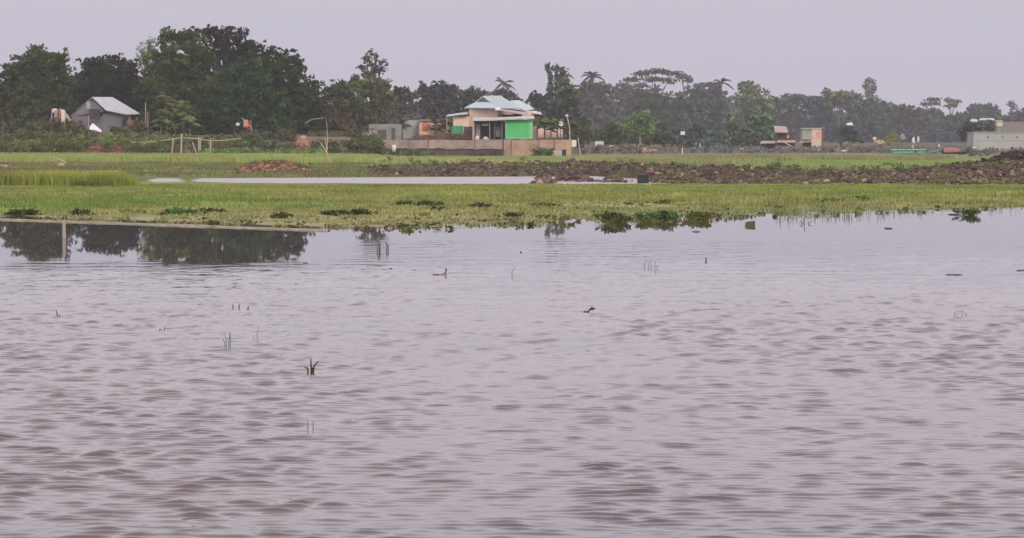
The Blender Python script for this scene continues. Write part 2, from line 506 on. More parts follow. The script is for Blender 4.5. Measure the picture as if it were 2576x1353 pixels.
# yellow green rice strip on the left
def rice_strip():
    n = 16000
    Y = rng.uniform(137.5, 147, n); xp = rng.uniform(-250, 352, n)
    xp -= (rng.random(n) < .5) * 0
    X = (xp - W0 / 2) / F * Y
    e = sm(352, 300, xp)
    hh = (.66 * (.35 + .65 * e)) * (.75 + .3 * rng.random(n)) * (.85 + .3 * fbm(X * .8, Y * .5, 3, 12))
    c = jitter((.29, .32, .075), n, .15, .05)
    blades('rice_crop', (X, Y), hh, np.full(n, .06), c, 'yellow green stand of rice on the left bank edge', 'rice', .12)
    n = 2500
    Y = rng.uniform(136.5, 138, n); xp = rng.uniform(-250, 350, n); X = (xp - W0 / 2) / F * Y
    k = fbm(X * .9, Y * 0, 3, 31) > .5
    X, Y = X[k], Y[k]
    blades('marsh_grass', (X, Y), .3 * (.4 + .6 * rng.random(len(X))), np.full(len(X), .07), jitter((.15, .18, .05), len(X)), 'dark green weeds along the foot of the yellow rice', lean=.3)
rice_strip()

# the tall field crop
def field():
    n = 110000
    Y = np.sqrt(rng.random(n) * (318. ** 2 - 216. ** 2) + 216. ** 2); xp = rng.uniform(-120, 2700, n)
    X = (xp - W0 / 2) / F * Y
    front = interp(xp, [(0, 238), (900, 236), (1100, 232), (1450, 226), (1900, 232), (2000, 262), (2300, 258), (2420, 300), (2450, 340)])
    back = interp(xp, [(0, 303), (900, 298), (980, 285), (1100, 262), (1440, 258), (1480, 310), (2200, 318), (2240, 300), (2400, 300), (2450, 295)])
    wob = 8 * (fbm(X * .12, Y * .05, 2, 3) - .5)
    k = (Y > front + wob) & (Y < back)
    X, Y, xp = X[k], Y[k], xp[k]; n = len(X)
    hgt = interp(xp, [(0, .58), (900, .52), (1000, .42), (1440, .32), (1500, .36), (1900, .42), (2350, .42)]) * (.8 + .3 * rng.random(n))
    p = fbm(X * .1, Y * .03, 3, 66)[:, None]
    c = np.array([.31, .36, .12]) * (1.25 - .5 * p) * (1 + rng.normal(0, .13, (n, 1)))
    g = sm(1350, 1600, xp)[:, None]
    c = c * (1 - g) + c * np.array([.95, .85, 1.25]) * g
    blades('rice_crop', (X, Y), hgt, np.full(n, .10), np.clip(c, .01, .8), 'wide field of even green rice in front of the village', 'rice', .15)
    n = 30000
    Y = rng.uniform(212, 262, n); xp = rng.uniform(1850, 2480, n); X = (xp - W0 / 2) / F * Y
    blades('marsh_grass', (X, Y), np.full(n, .10) * (.5 + rng.random(n)), np.full(n, .11), jitter((.27, .36, .11), n, .12, .05), 'short bright green turf behind the dug earth embankment')
field()

# ------------------------------------------------------------------ clods
def clods(name, pts, sizes, cols, label, cat='soil'):
    """angular lumps of dug soil, one mesh"""
    n = len(sizes)
    phi = (1 + 5 ** .5) / 2
    iv = np.array([(-1, phi, 0), (1, phi, 0), (-1, -phi, 0), (1, -phi, 0), (0, -1, phi), (0, 1, phi), (0, -1, -phi), (0, 1, -phi), (phi, 0, -1), (phi, 0, 1), (-phi, 0, -1), (-phi, 0, 1)]) / 1.9
    it = np.array([(0, 11, 5), (0, 5, 1), (0, 1, 7), (0, 7, 10), (0, 10, 11), (1, 5, 9), (5, 11, 4), (11, 10, 2), (10, 7, 6), (7, 1, 8), (3, 9, 4), (3, 4, 2), (3, 2, 6), (3, 6, 8), (3, 8, 9), (4, 9, 5), (2, 4, 11), (6, 2, 10), (8, 6, 7), (9, 8, 1)])
    vv = .74 * iv[None] * (1 + rng.normal(0, .22, (n, 12, 1))) * rng.uniform(.6, 1.25, (n, 1, 3)) * sizes[:, None, None]
    a = rng.random(n) * 6.28; ca, sa = np.cos(a)[:, None], np.sin(a)[:, None]
    x = vv[..., 0] * ca - vv[..., 1] * sa; y = vv[..., 0] * sa + vv[..., 1] * ca
    V = np.stack([x + pts[:, 0:1], y + pts[:, 1:2], vv[..., 2] * .8 + pts[:, 2:3]], -1)
    T = V[:, it]  # n,20,3,3
    mb = MB(); mb.quads(T.reshape(-1, 3, 3), np.repeat(cols, 20, 0))
    o = mb.build(name, SOIL)
    return tag(o, label, cat, kind='stuff')

def soilcols(n, warm=0.0, dark=0.0):
    pal = np.array([(.118, .090, .068), (.088, .068, .057), (.155, .12, .088), (.33, .27, .20), (.07, .055, .056), (.22, .13, .095), (.12, .13, .06)])
    w = np.array([.33, .30, .12, .045, .13 + dark, .02 + warm, .08]); w /= w.sum()
    return np.clip(pal[rng.choice(len(pal), n, p=w)] * (1 + rng.normal(0, .15, (n, 1))), .01, .8)

n = 38000
Y = rng.uniform(140, 205, n); xp = rng.uniform(925, 2680, n); X = (xp - W0 / 2) / F * Y
h, _ = terrain(X, Y)
fb = interp(xp, [(900, 445.5), (1350, 444), (1500, 446), (1600, 458), (1700, 463), (2576, 466), (3200, 468)])
t = Y - 17700. / (fb - 340)
k = (t > -.6) & (t < 24) & (h > .03) & ~((xp > 2450) & (Y > 163))
X, Y, h, xp = X[k], Y[k], h[k], xp[k]
sz = np.clip(rng.lognormal(-2.5, .5, len(X)), .035, .28)
clods('dug_soil', np.stack([X, Y, h + sz * .2], 1), sz, soilcols(len(X)), 'clods of dug brown earth along the embankment beyond the pond')
n = 900
Y = rng.uniform(142, 170, n); xp = rng.uniform(1250, 2650, n); X = (xp - W0 / 2) / F * Y; h, _ = terrain(X, Y); k = h > .12
X, Y, h = X[k], Y[k], h[k]; sz = rng.uniform(.12, .26, len(X))
clods('dug_soil', np.stack([X, Y, h + sz * .1], 1), sz, soilcols(len(X)) * np.array([1.1, 1.0, .95]), 'larger broken earth chunks on the right part of the embankment')
n = 4200
Y = rng.uniform(164, 186, n); xp = rng.normal(2550, 65, n); X = (xp - W0 / 2) / F * Y; h, _ = terrain(X, Y)
sz = np.clip(rng.lognormal(-2.0, .45, n), .06, .32)
clods('dug_soil', np.stack([X, Y, h + sz * .2], 1), sz, soilcols(n) * np.array([.36, .34, .42]), 'nearly black earth lumps heaped at the right edge')
n = 1500
Y = rng.uniform(179, 194, n); xp = rng.uniform(592, 782, n); X = (xp - W0 / 2) / F * Y; h, _ = terrain(X, Y)
sz = np.clip(rng.lognormal(-2.2, .45, n), .05, .28)
clods('dug_soil', np.stack([X, Y, h + sz * .2], 1), sz, np.clip(soilcols(n, .7) * np.array([1.45, 1.2, 1.0]), 0, .6), 'orange brown soil lumps heaped beside the leaning forked pole')
pts = []; 
for cx, cy, r in ((1440, 455, 62), (1545, 457, 34), (1365, 461, 26), (1845, 462, 50)):
    g = G(cx, cy)
    for i in range(60):
        X_ = g[0] + rng.normal(0, r * MPX(g[1]) * .5); Y_ = g[1] + rng.normal(0, 1.3)
        pts.append((X_, Y_, max(tz(X_, Y_), -.05) + .05))
pts = np.array(pts); sz = np.clip(rng.lognormal(-1.6, .4, len(pts)), .08, .4)
clods('dug_soil', pts, sz, np.clip(soilcols(len(pts)) * np.array([1.15, 1.1, 1.15]), 0, .6), 'grey brown earth lumps rising out of the narrow channel')

scrub_rows_bank = True
# two small spoil heaps on the left behind the yellow rice
for cx, cy, w, lab in ((20, 424, 30, 'low reddish soil heap at the left edge behind the rice'), (148, 424, 26, 'small brown soil heap with a pale stick behind the rice')):
    g = P(cx, cy, 205); zz = tz(g[0], 205)
    r = thing('soil_heap', (g[0], 205, zz), lab, 'soil heap', 'small soil heaps behind the yellow rice')
    mb = MB()
    for i in range(14):
        s_ = random.uniform(.12, .26)
        mb.lump((g[0] + random.gauss(0, w * MPX(205) * .28), 205 + random.gauss(0, .5), zz + random.uniform(0, .28)), (s_ * 1.3, s_, s_), 7, 5, .4, random.choice([(.30, .16, .11), (.2, .12, .085), (.12, .085, .07), (.34, .27, .2)]), i * 3.1 + cx)
    mb.build('soil', SOIL, r)
    if cx > 100:
        MB().tube([(g[0] - .1, 204.4, zz + .75), (g[0] + .65, 204.4, zz + .35)], .05, 5).build('stick', BAMBOO, r)

# ------------------------------------------------------------------ foliage generators
def leafquads(cen, n, rad, size, flat=.0):
    """n rhombic leaf clusters scattered in ellipsoid clumps"""
    d = rng.normal(0, 1, (n, 3)); d /= np.linalg.norm(d, axis=1, keepdims=True)
    rr = rng.random((n, 1)) ** .45
    p = cen + d * rr * rad
    a = rng.normal(0, 1, (n, 3)); a[:, 2] *= (1 - flat); a /= np.linalg.norm(a, axis=1, keepdims=True)
    b = rng.normal(0, 1, (n, 3)); b[:, 2] *= (1 - flat); b -= a * (a * b).sum(1, keepdims=True); b /= np.linalg.norm(b, axis=1, keepdims=True)
    s = size * rng.uniform(.5, 1.3, (n, 1))
    return np.stack([p - a * s, p - b * s * .6, p + a * s, p + b * s * .6], 1)

def crown_mesh(mb, lobes, Y, color, leaf=.26, dens=1.0, clump=.34, gap=0.0, branches=None, flat=0.0, trunk_top=None, hue=.07, surf=.55, fill=1.0):
    """lobes: (cx, cy, rx, ry) as seen; each becomes a real ellipsoid with depth"""
    m = MPX(Y)
    for (cx, cy, rx, ry) in lobes:
        dY = rng.uniform(-.5, .5) * rx * m
        c = np.array(P(cx, cy, Y + dY)); R = np.array([rx * m, max(rx, ry) * m * .85, ry * m])
        rc = clump * min(R[0], R[2]); rc = max(rc, leaf * 1.1)
        if fill < 1: R = R * np.array([1.06, 1, 1.15])
        ncl = int(max(4, dens * (1 - gap) * 1.5 * (R[0] * R[2] * 3.1 + R[1] * R[0] * 1.5) / (rc * rc)))
        nl = int(max(7, 3.4 * fill * (rc / leaf) ** 2))
        for i in range(ncl):
            d = rng.normal(0, 1, 3); d /= np.linalg.norm(d)
            if d[1] > .35 and rng.random() < .6: d[1] = -d[1]
            rr = surf + (1 - surf) * rng.random() ** .7
            if rng.random() < .25: rr *= .6
            cc = c + d * R * rr * rng.uniform(.8, 1.13)
            if rng.random() < .16: cc = c + d * R * rng.uniform(1.05, 1.3)
            k = max(.4, 1 + rng.normal(0, .40 if Y > 450 else .30)); hcol = np.clip(np.array(color) * ((1.0, 1.12, .98) if Y > 450 else (.95, 1.22, .85)) * (1.55 if Y > 450 else .92) * k * (1 + rng.normal(0, hue, 3)), .004, .8)  # far crowns lighter and greyer: distance haze put into the leaf colour
            n = int(nl * rng.uniform(.6, 1.3))
            rad = rc * rng.uniform(.4, 1.2)
            q = leafquads(cc, n, np.array([rad * 1.15, rad, rad * .75]), leaf, flat)
            mb.quads(q, np.clip(hcol * (1 + rng.normal(0, .07, (n, 1))), .004, .8))
            if branches is not None and rng.random() < .5:
                branches.append((c, cc))

def tree(name, Y, tx, lobes, color, label, group, cat='tree', leaf=None, dens=1.0, clump=.34, gap=0.0, airy=False, flat=0.0, bark=None, r0=None, forks=None, by=None):
    if group == GR and Y > 480: Y = Y * 1.55
    color = tuple(np.array(color) * rng.uniform(.75, 1.5) * (1 + rng.normal(0, .07, 3)) * ((.95, 1, 1.12) if Y > 450 else (1, 1, 1)))  # distant trees tinted bluer, haze painted into their leaves
    m = MPX(Y)
    leaf = leaf or .0015 * Y ** .88
    if airy: leaf = .00036 * Y
    X0 = P(tx, 340, Y)[0]
    z0 = tz(X0, Y) - .05
    root = thing(name, (X0, Y, z0), label, cat, group)
    mb = MB(); br = []
    crown_mesh(mb, lobes, Y, color, leaf, dens * (1.5 if airy else 1), min(clump, .45) if airy else clump, gap, br, flat, fill=.3 if airy else 1.0)
    mb.build('crown', LEAF, root)
    tb = MB()
    cs = [np.array(P(l[0], l[1], Y)) for l in lobes]
    mean = np.mean(cs, 0)
    zt = min(mean[2], max(z0 + 1.2, mean[2] - .2 * abs(mean[2] - z0)))
    r0 = r0 or max(.1, .028 * (mean[2] - z0))
    bend = rng.normal(0, .25)
    topx = X0 * .55 + mean[0] * .45
    fork = np.array([topx, Y, z0 + (zt - z0) * .62])
    tb.tube([(X0, Y, z0 - .3), (X0 + bend * .4, Y, z0 + (zt - z0) * .3), tuple(fork)], [r0 * 1.25, r0, r0 * .8], 7)
    for c in cs:
        mid = fork * .45 + c * .55 + np.array([rng.normal(0, .15), rng.normal(0, .15), .1])
        tb.tube([fork, mid, c + np.array([0, 0, .05])], [r0 * .6, r0 * .38, r0 * .14], 5)
    nb = len(br) if airy else min(len(br), 10)
    for c, e in br[:nb]:
        md = (c + e) / 2 + rng.normal(0, .12, 3)
        tb.tube([c, md, e], [max(r0 * .2, .035), max(r0 * .13, .03), .02], 4)
    tb.build('trunk', bark or BARK, root)
    return root

GR = 'trees along the far right village'
GL = 'trees of the left homestead'
GC = 'trees behind the central house'
GR = 'trees along the far right village'
DK = (.045, .052, .020); DG = (.036, .062, .022); MG = (.058, .085, .03); OL = (.08, .088, .03); BL = (.03, .036, .024); LG = (.13, .15, .07); BR = (.085, .06, .038); RG = (.055, .062, .045)

# ---- left homestead
tree('broadleaf_tree', 345, 90, [(85, 150, 42, 32), (130, 155, 46, 32), (45, 180, 34, 30), (95, 195, 85, 42), (150, 215, 38, 45), (70, 245, 85, 42)], DK, 'wide dark olive tree at the far left behind the washing', GL)
tree('broadleaf_tree', 350, 10, [(10, 230, 40, 40), (20, 290, 50, 45), (-40, 240, 50, 60)], DG, 'tree cut by the left edge with green lower crown', GL)
tree('broadleaf_tree', 356, 270, [(228, 168, 34, 24), (285, 165, 40, 30), (325, 180, 28, 30), (270, 205, 80, 42), (240, 250, 70, 40), (320, 245, 50, 50)], (.03, .036, .018), 'low broad dark tree directly behind the grey tin shed', GL)
tree('feathery_tree', 372, 372, [(375, 112, 20, 18), (358, 135, 20, 20), (385, 140, 20, 20), (372, 165, 30, 25)], (.17, .19, .10), 'pale feathery tree top showing between two dark crowns', GL, leaf=.3, dens=.6, gap=.3, airy=True)
tree('broadleaf_tree', 342, 440, [(430, 100, 32, 26), (478, 96, 36, 24), (400, 150, 36, 35), (460, 150, 60, 50), (510, 150, 34, 45), (420, 215, 62, 50), (490, 230, 62, 55), (440, 285, 70, 40)], (.05, .06, .022), 'tall twin topped olive tree left of the highest crown', GL)
tree('broadleaf_tree', 352, 575, [(522, 80, 18, 16), (552, 84, 28, 20), (590, 98, 32, 24), (548, 118, 44, 26), (612, 128, 30, 24), (575, 150, 52, 30)], (.022, .024, .02), 'highest tree of the left grove, nearly black with sky holes', GL, gap=.18)
tree('broadleaf_tree', 350, 690, [(630, 112, 16, 12), (655, 135, 32, 26), (690, 150, 34, 26), (728, 160, 34, 28), (748, 190, 24, 40), (690, 200, 60, 45), (735, 245, 38, 50), (650, 175, 45, 35)], (.04, .047, .02), 'dark rounded tree sloping down on the right of the grove', GL)
tree('broadleaf_tree', 334, 610, [(595, 190, 44, 34), (640, 185, 42, 32), (570, 235, 50, 42), (635, 245, 62, 46), (690, 265, 40, 45), (600, 295, 60, 42), (670, 315, 48, 35)], (.045, .105, .04), 'fresh mid green tree at the front centre of the grove', GL)
tree('broadleaf_tree', 346, 780, [(785, 220, 24, 24), (778, 255, 32, 36), (765, 300, 42, 46), (800, 300, 22, 50), (735, 340, 42, 30)], (.034, .044, .024), 'narrow dark tree ending the left grove behind the haystack', GL)
tree('broadleaf_tree', 338, 520, [(520, 300, 50, 42), (545, 340, 55, 28), (480, 330, 45, 30)], (.045, .055, .026), 'low dark bushy tree behind the bamboo fence', GL)
tree('broadleaf_tree', 340, 165, [(150, 270, 55, 35), (90, 300, 60, 35), (180, 300, 35, 25)], (.055, .062, .028), 'low shaded tree behind the clothes poles', GL)
tree('broadleaf_tree', 348, 375, [(375, 265, 38, 55), (395, 225, 32, 40), (365, 320, 40, 30)], (.028, .036, .02), 'dark tree between the tin shed and the banana plants', GL)
tree('broadleaf_tree', 340, 700, [(700, 330, 45, 35), (655, 345, 40, 28)], (.05, .06, .03), 'dark low tree beside the red hanging cloths', GL)
tree('shrub', 318, 205, [(195, 325, 20, 12), (215, 332, 18, 10)], (.09, .10, .04), 'low olive shrub in front of the tin shed lean-to', GL, cat='shrub', leaf=.16)
tree('shrub', 318, 300, [(292, 328, 18, 10), (312, 334, 20, 11)], (.10, .095, .045), 'brownish green shrub against the tin shed wall', GL, cat='shrub', leaf=.16)
tree('shrub', 320, 350, [(345, 318, 20, 16), (362, 328, 18, 14)], (.13, .085, .05), 'rusty shrub at the right corner of the tin shed', GL, cat='shrub', leaf=.16)
tree('shrub', 310, 640, [(630, 355, 26, 14), (655, 362, 22, 12)], (.10, .13, .05), 'fresh green shrub right of the bamboo fence', GL, cat='shrub', leaf=.16)
tree('shrub', 312, 110, [(95, 345, 30, 14), (130, 350, 26, 12), (60, 350, 26, 13)], (.075, .10, .04), 'spreading green shrub under the clothes poles', GL, cat='shrub', leaf=.16)
tree('shrub', 309, 900, [(885, 362, 24, 10), (915, 366, 22, 9)], (.13, .15, .06), 'yellowish green shrub left of the retaining wall', GL, cat='shrub', leaf=.16)
# ---- between grove and house
tree('broadleaf_tree', 365, 842, [(830, 232, 24, 24), (858, 226, 24, 22), (872, 250, 28, 30), (845, 262, 40, 32), (880, 275, 36, 30)], (.085, .092, .055), 'light olive tree just right of the dark grove', GC)
tree('broadleaf_tree', 350, 855, [(850, 280, 26, 28), (835, 315, 30, 32), (868, 325, 32, 34), (855, 350, 40, 22)], (.115, .075, .042), 'rusty brown leaved tree beside the forked pole', GC)
tree('broadleaf_tree', 400, 930, [(890, 215, 22, 22), (925, 215, 34, 26), (960, 225, 26, 30), (905, 255, 42, 38), (955, 265, 42, 38), (930, 300, 62, 30)], (.09, .105, .05), 'large grey green tree left of the central house', GC, dens=1.1)
tree('tall_thin_tree', 405, 936, [(935, 133, 11, 9), (922, 146, 12, 8), (948, 145, 9, 9), (960, 156, 12, 9), (937, 163, 18, 9), (912, 170, 13, 8), (957, 176, 14, 8), (930, 184, 20, 8)], (.09, .09, .075), 'slender see-through tree top rising above the grey green tree', GC, leaf=.22, dens=.6, gap=.45, airy=True, clump=.5)
tree('broadleaf_tree', 470, 1010, [(1005, 228, 20, 12), (1025, 240, 26, 16), (995, 250, 18, 16), (1015, 270, 35, 24)], (.04, .048, .035), 'dark ragged tree with sky gaps behind the low grey walls', GC, gap=.3)
tree('broadleaf_tree', 500, 1070, [(1063, 222, 9, 14), (1080, 235, 28, 18), (1105, 228, 28, 18), (1090, 265, 52, 30)], (.042, .05, .04), 'rounded dark tree with a small peak on its left', GC)
tree('broadleaf_tree', 505, 1140, [(1130, 230, 26, 18), (1145, 262, 42, 28), (1100, 295, 50, 25), (1150, 290, 40, 20)], (.04, .05, .036), 'dark tree behind the pale lean-to roof', GC)
tree('broadleaf_tree', 500, 1200, [(1185, 235, 24, 12), (1210, 248, 32, 20), (1175, 262, 28, 22), (1220, 270, 50, 25)], (.045, .05, .042), 'dark tree just above the main green roof', GC)
tree('broadleaf_tree', 490, 1270, [(1262, 238, 28, 14), (1285, 246, 18, 12), (1260, 258, 35, 18), (1290, 275, 30, 25)], (.05, .052, .048), 'dark crown at the foot of the coconut palm behind the roof', GC)
tree('broadleaf_tree', 470, 1350, [(1343, 248, 18, 16), (1362, 256, 20, 18), (1350, 280, 26, 26), (1390, 290, 34, 30)], (.036, .045, .036), 'small dark tree right of the teal roof', GC, gap=.05)
tree('casuarina_tree', 480, 1392, [(1378, 172, 7, 12), (1398, 172, 10, 9), (1415, 176, 11, 9), (1385, 195, 6, 16), (1400, 196, 5, 16), (1412, 192, 7, 12), (1384, 222, 8, 18), (1404, 226, 12, 16), (1380, 245, 8, 14)], (.055, .06, .05), 'tall wispy tree with thin vertical tufts', GC, leaf=.22, dens=.75, gap=.2, airy=True, clump=.6)
tree('broadleaf_tree', 475, 1420, [(1420, 222, 26, 24), (1430, 255, 36, 32), (1400, 270, 30, 34), (1435, 300, 45, 30)], (.062, .072, .04), 'olive tree below the small palm, right of the wispy tree', GC)
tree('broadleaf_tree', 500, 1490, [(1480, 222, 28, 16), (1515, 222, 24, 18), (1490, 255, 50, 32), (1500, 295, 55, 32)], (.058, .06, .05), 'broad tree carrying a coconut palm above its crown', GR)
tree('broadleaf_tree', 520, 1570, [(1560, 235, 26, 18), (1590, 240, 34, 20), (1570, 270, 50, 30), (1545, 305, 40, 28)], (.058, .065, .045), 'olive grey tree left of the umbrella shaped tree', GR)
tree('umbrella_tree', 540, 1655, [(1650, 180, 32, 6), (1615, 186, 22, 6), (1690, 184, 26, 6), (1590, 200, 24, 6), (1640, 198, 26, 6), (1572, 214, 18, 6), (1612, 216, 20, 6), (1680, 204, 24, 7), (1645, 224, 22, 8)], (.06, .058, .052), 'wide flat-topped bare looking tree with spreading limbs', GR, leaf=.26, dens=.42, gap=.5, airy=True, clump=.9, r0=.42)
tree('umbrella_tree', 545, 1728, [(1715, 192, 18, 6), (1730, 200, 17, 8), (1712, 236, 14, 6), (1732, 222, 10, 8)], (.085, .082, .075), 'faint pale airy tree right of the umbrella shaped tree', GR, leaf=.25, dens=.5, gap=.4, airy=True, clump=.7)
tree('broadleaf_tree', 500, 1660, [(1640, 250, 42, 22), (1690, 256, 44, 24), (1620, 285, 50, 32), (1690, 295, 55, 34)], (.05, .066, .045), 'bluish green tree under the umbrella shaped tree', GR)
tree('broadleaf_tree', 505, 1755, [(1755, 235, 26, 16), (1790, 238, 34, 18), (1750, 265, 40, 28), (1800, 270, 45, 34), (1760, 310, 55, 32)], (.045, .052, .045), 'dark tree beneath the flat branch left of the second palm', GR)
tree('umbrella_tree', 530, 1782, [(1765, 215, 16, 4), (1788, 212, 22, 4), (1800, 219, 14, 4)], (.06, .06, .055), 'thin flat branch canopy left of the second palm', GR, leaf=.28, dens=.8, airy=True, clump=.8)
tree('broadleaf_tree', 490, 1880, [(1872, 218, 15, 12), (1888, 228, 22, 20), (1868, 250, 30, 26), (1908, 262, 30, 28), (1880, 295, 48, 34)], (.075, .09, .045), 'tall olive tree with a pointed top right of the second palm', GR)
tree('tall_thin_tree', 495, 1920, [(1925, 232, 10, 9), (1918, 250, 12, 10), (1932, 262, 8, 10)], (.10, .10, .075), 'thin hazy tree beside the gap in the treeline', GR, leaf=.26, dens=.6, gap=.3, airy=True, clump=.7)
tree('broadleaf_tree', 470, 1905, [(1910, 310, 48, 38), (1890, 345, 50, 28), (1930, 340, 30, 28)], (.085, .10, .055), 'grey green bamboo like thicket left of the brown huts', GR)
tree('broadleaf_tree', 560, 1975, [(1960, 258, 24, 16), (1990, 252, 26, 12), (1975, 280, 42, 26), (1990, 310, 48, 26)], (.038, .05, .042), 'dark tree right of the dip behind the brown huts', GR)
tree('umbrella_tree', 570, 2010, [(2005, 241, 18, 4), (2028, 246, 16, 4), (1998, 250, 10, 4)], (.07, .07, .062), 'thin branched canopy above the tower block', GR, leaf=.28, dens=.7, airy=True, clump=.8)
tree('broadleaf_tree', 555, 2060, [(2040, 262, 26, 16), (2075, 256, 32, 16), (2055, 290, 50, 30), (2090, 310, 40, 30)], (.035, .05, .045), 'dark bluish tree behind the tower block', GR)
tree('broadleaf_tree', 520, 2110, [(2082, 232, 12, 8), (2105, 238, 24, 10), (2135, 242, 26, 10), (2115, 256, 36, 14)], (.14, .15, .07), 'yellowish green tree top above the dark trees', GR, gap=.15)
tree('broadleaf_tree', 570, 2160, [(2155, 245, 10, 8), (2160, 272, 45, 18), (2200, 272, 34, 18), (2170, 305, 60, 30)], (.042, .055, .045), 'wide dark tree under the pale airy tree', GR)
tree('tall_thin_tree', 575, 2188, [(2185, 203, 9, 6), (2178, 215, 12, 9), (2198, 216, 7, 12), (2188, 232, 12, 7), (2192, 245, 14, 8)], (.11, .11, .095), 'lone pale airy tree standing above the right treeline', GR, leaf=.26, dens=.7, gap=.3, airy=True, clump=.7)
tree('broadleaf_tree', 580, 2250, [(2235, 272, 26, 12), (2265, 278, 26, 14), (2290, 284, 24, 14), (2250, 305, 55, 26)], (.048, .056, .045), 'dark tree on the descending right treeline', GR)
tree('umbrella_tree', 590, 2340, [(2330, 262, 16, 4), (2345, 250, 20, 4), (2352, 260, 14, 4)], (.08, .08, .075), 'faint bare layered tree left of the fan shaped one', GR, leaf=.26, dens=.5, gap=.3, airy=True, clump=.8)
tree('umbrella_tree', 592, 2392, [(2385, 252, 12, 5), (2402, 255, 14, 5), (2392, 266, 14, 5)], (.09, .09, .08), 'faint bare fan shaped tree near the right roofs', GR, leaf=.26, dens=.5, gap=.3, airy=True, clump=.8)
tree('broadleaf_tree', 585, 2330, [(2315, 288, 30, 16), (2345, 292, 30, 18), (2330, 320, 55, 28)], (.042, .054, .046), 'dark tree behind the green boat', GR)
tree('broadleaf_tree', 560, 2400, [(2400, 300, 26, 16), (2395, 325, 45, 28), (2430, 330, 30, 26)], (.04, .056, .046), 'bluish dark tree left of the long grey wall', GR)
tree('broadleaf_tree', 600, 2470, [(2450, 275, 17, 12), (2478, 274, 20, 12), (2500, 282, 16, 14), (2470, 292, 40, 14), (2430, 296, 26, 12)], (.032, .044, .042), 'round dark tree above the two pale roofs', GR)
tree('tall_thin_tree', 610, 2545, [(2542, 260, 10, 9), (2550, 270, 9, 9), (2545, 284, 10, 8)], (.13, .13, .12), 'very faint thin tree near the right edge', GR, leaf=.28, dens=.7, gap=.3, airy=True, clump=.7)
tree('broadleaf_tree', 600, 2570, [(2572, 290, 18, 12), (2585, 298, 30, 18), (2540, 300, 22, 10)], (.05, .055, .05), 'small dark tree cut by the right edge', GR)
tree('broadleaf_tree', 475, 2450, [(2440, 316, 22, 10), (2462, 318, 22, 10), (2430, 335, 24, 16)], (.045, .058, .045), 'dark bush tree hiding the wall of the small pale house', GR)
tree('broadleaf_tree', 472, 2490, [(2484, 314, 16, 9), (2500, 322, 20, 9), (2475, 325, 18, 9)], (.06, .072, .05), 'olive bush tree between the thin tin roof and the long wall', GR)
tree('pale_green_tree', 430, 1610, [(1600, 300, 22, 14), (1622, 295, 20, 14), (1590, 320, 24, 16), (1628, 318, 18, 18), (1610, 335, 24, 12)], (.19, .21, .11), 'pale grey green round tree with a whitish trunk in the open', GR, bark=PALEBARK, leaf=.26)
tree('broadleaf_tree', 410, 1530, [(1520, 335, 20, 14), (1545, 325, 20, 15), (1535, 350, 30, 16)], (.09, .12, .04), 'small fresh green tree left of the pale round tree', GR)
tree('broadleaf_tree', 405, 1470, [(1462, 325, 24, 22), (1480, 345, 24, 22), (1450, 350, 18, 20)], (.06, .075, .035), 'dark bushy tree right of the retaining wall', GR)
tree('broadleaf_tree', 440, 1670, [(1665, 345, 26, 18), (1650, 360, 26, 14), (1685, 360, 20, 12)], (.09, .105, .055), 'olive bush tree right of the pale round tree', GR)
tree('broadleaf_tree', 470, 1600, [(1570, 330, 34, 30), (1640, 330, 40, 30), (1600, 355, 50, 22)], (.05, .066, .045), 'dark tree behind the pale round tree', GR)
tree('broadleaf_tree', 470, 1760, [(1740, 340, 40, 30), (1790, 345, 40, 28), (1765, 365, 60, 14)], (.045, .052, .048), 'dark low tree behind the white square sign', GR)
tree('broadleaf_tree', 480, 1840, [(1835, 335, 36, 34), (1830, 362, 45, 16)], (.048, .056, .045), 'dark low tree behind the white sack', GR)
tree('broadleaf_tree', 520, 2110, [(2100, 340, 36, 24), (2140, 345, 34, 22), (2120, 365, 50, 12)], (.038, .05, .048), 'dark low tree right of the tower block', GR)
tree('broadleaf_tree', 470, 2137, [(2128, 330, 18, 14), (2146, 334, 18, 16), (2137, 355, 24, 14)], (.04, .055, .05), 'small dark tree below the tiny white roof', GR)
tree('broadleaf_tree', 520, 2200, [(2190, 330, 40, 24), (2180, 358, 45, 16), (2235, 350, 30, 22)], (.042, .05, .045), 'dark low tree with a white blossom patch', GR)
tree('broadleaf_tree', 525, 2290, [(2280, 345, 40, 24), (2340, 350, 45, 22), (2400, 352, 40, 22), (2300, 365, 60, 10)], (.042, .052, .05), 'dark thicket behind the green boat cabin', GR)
tree('broadleaf_tree', 395, 1150, [(1140, 305, 18, 12), (1160, 300, 14, 9), (1130, 318, 14, 12)], (.09, .11, .04), 'small green tree against the left side of the central house', GC, leaf=.22)

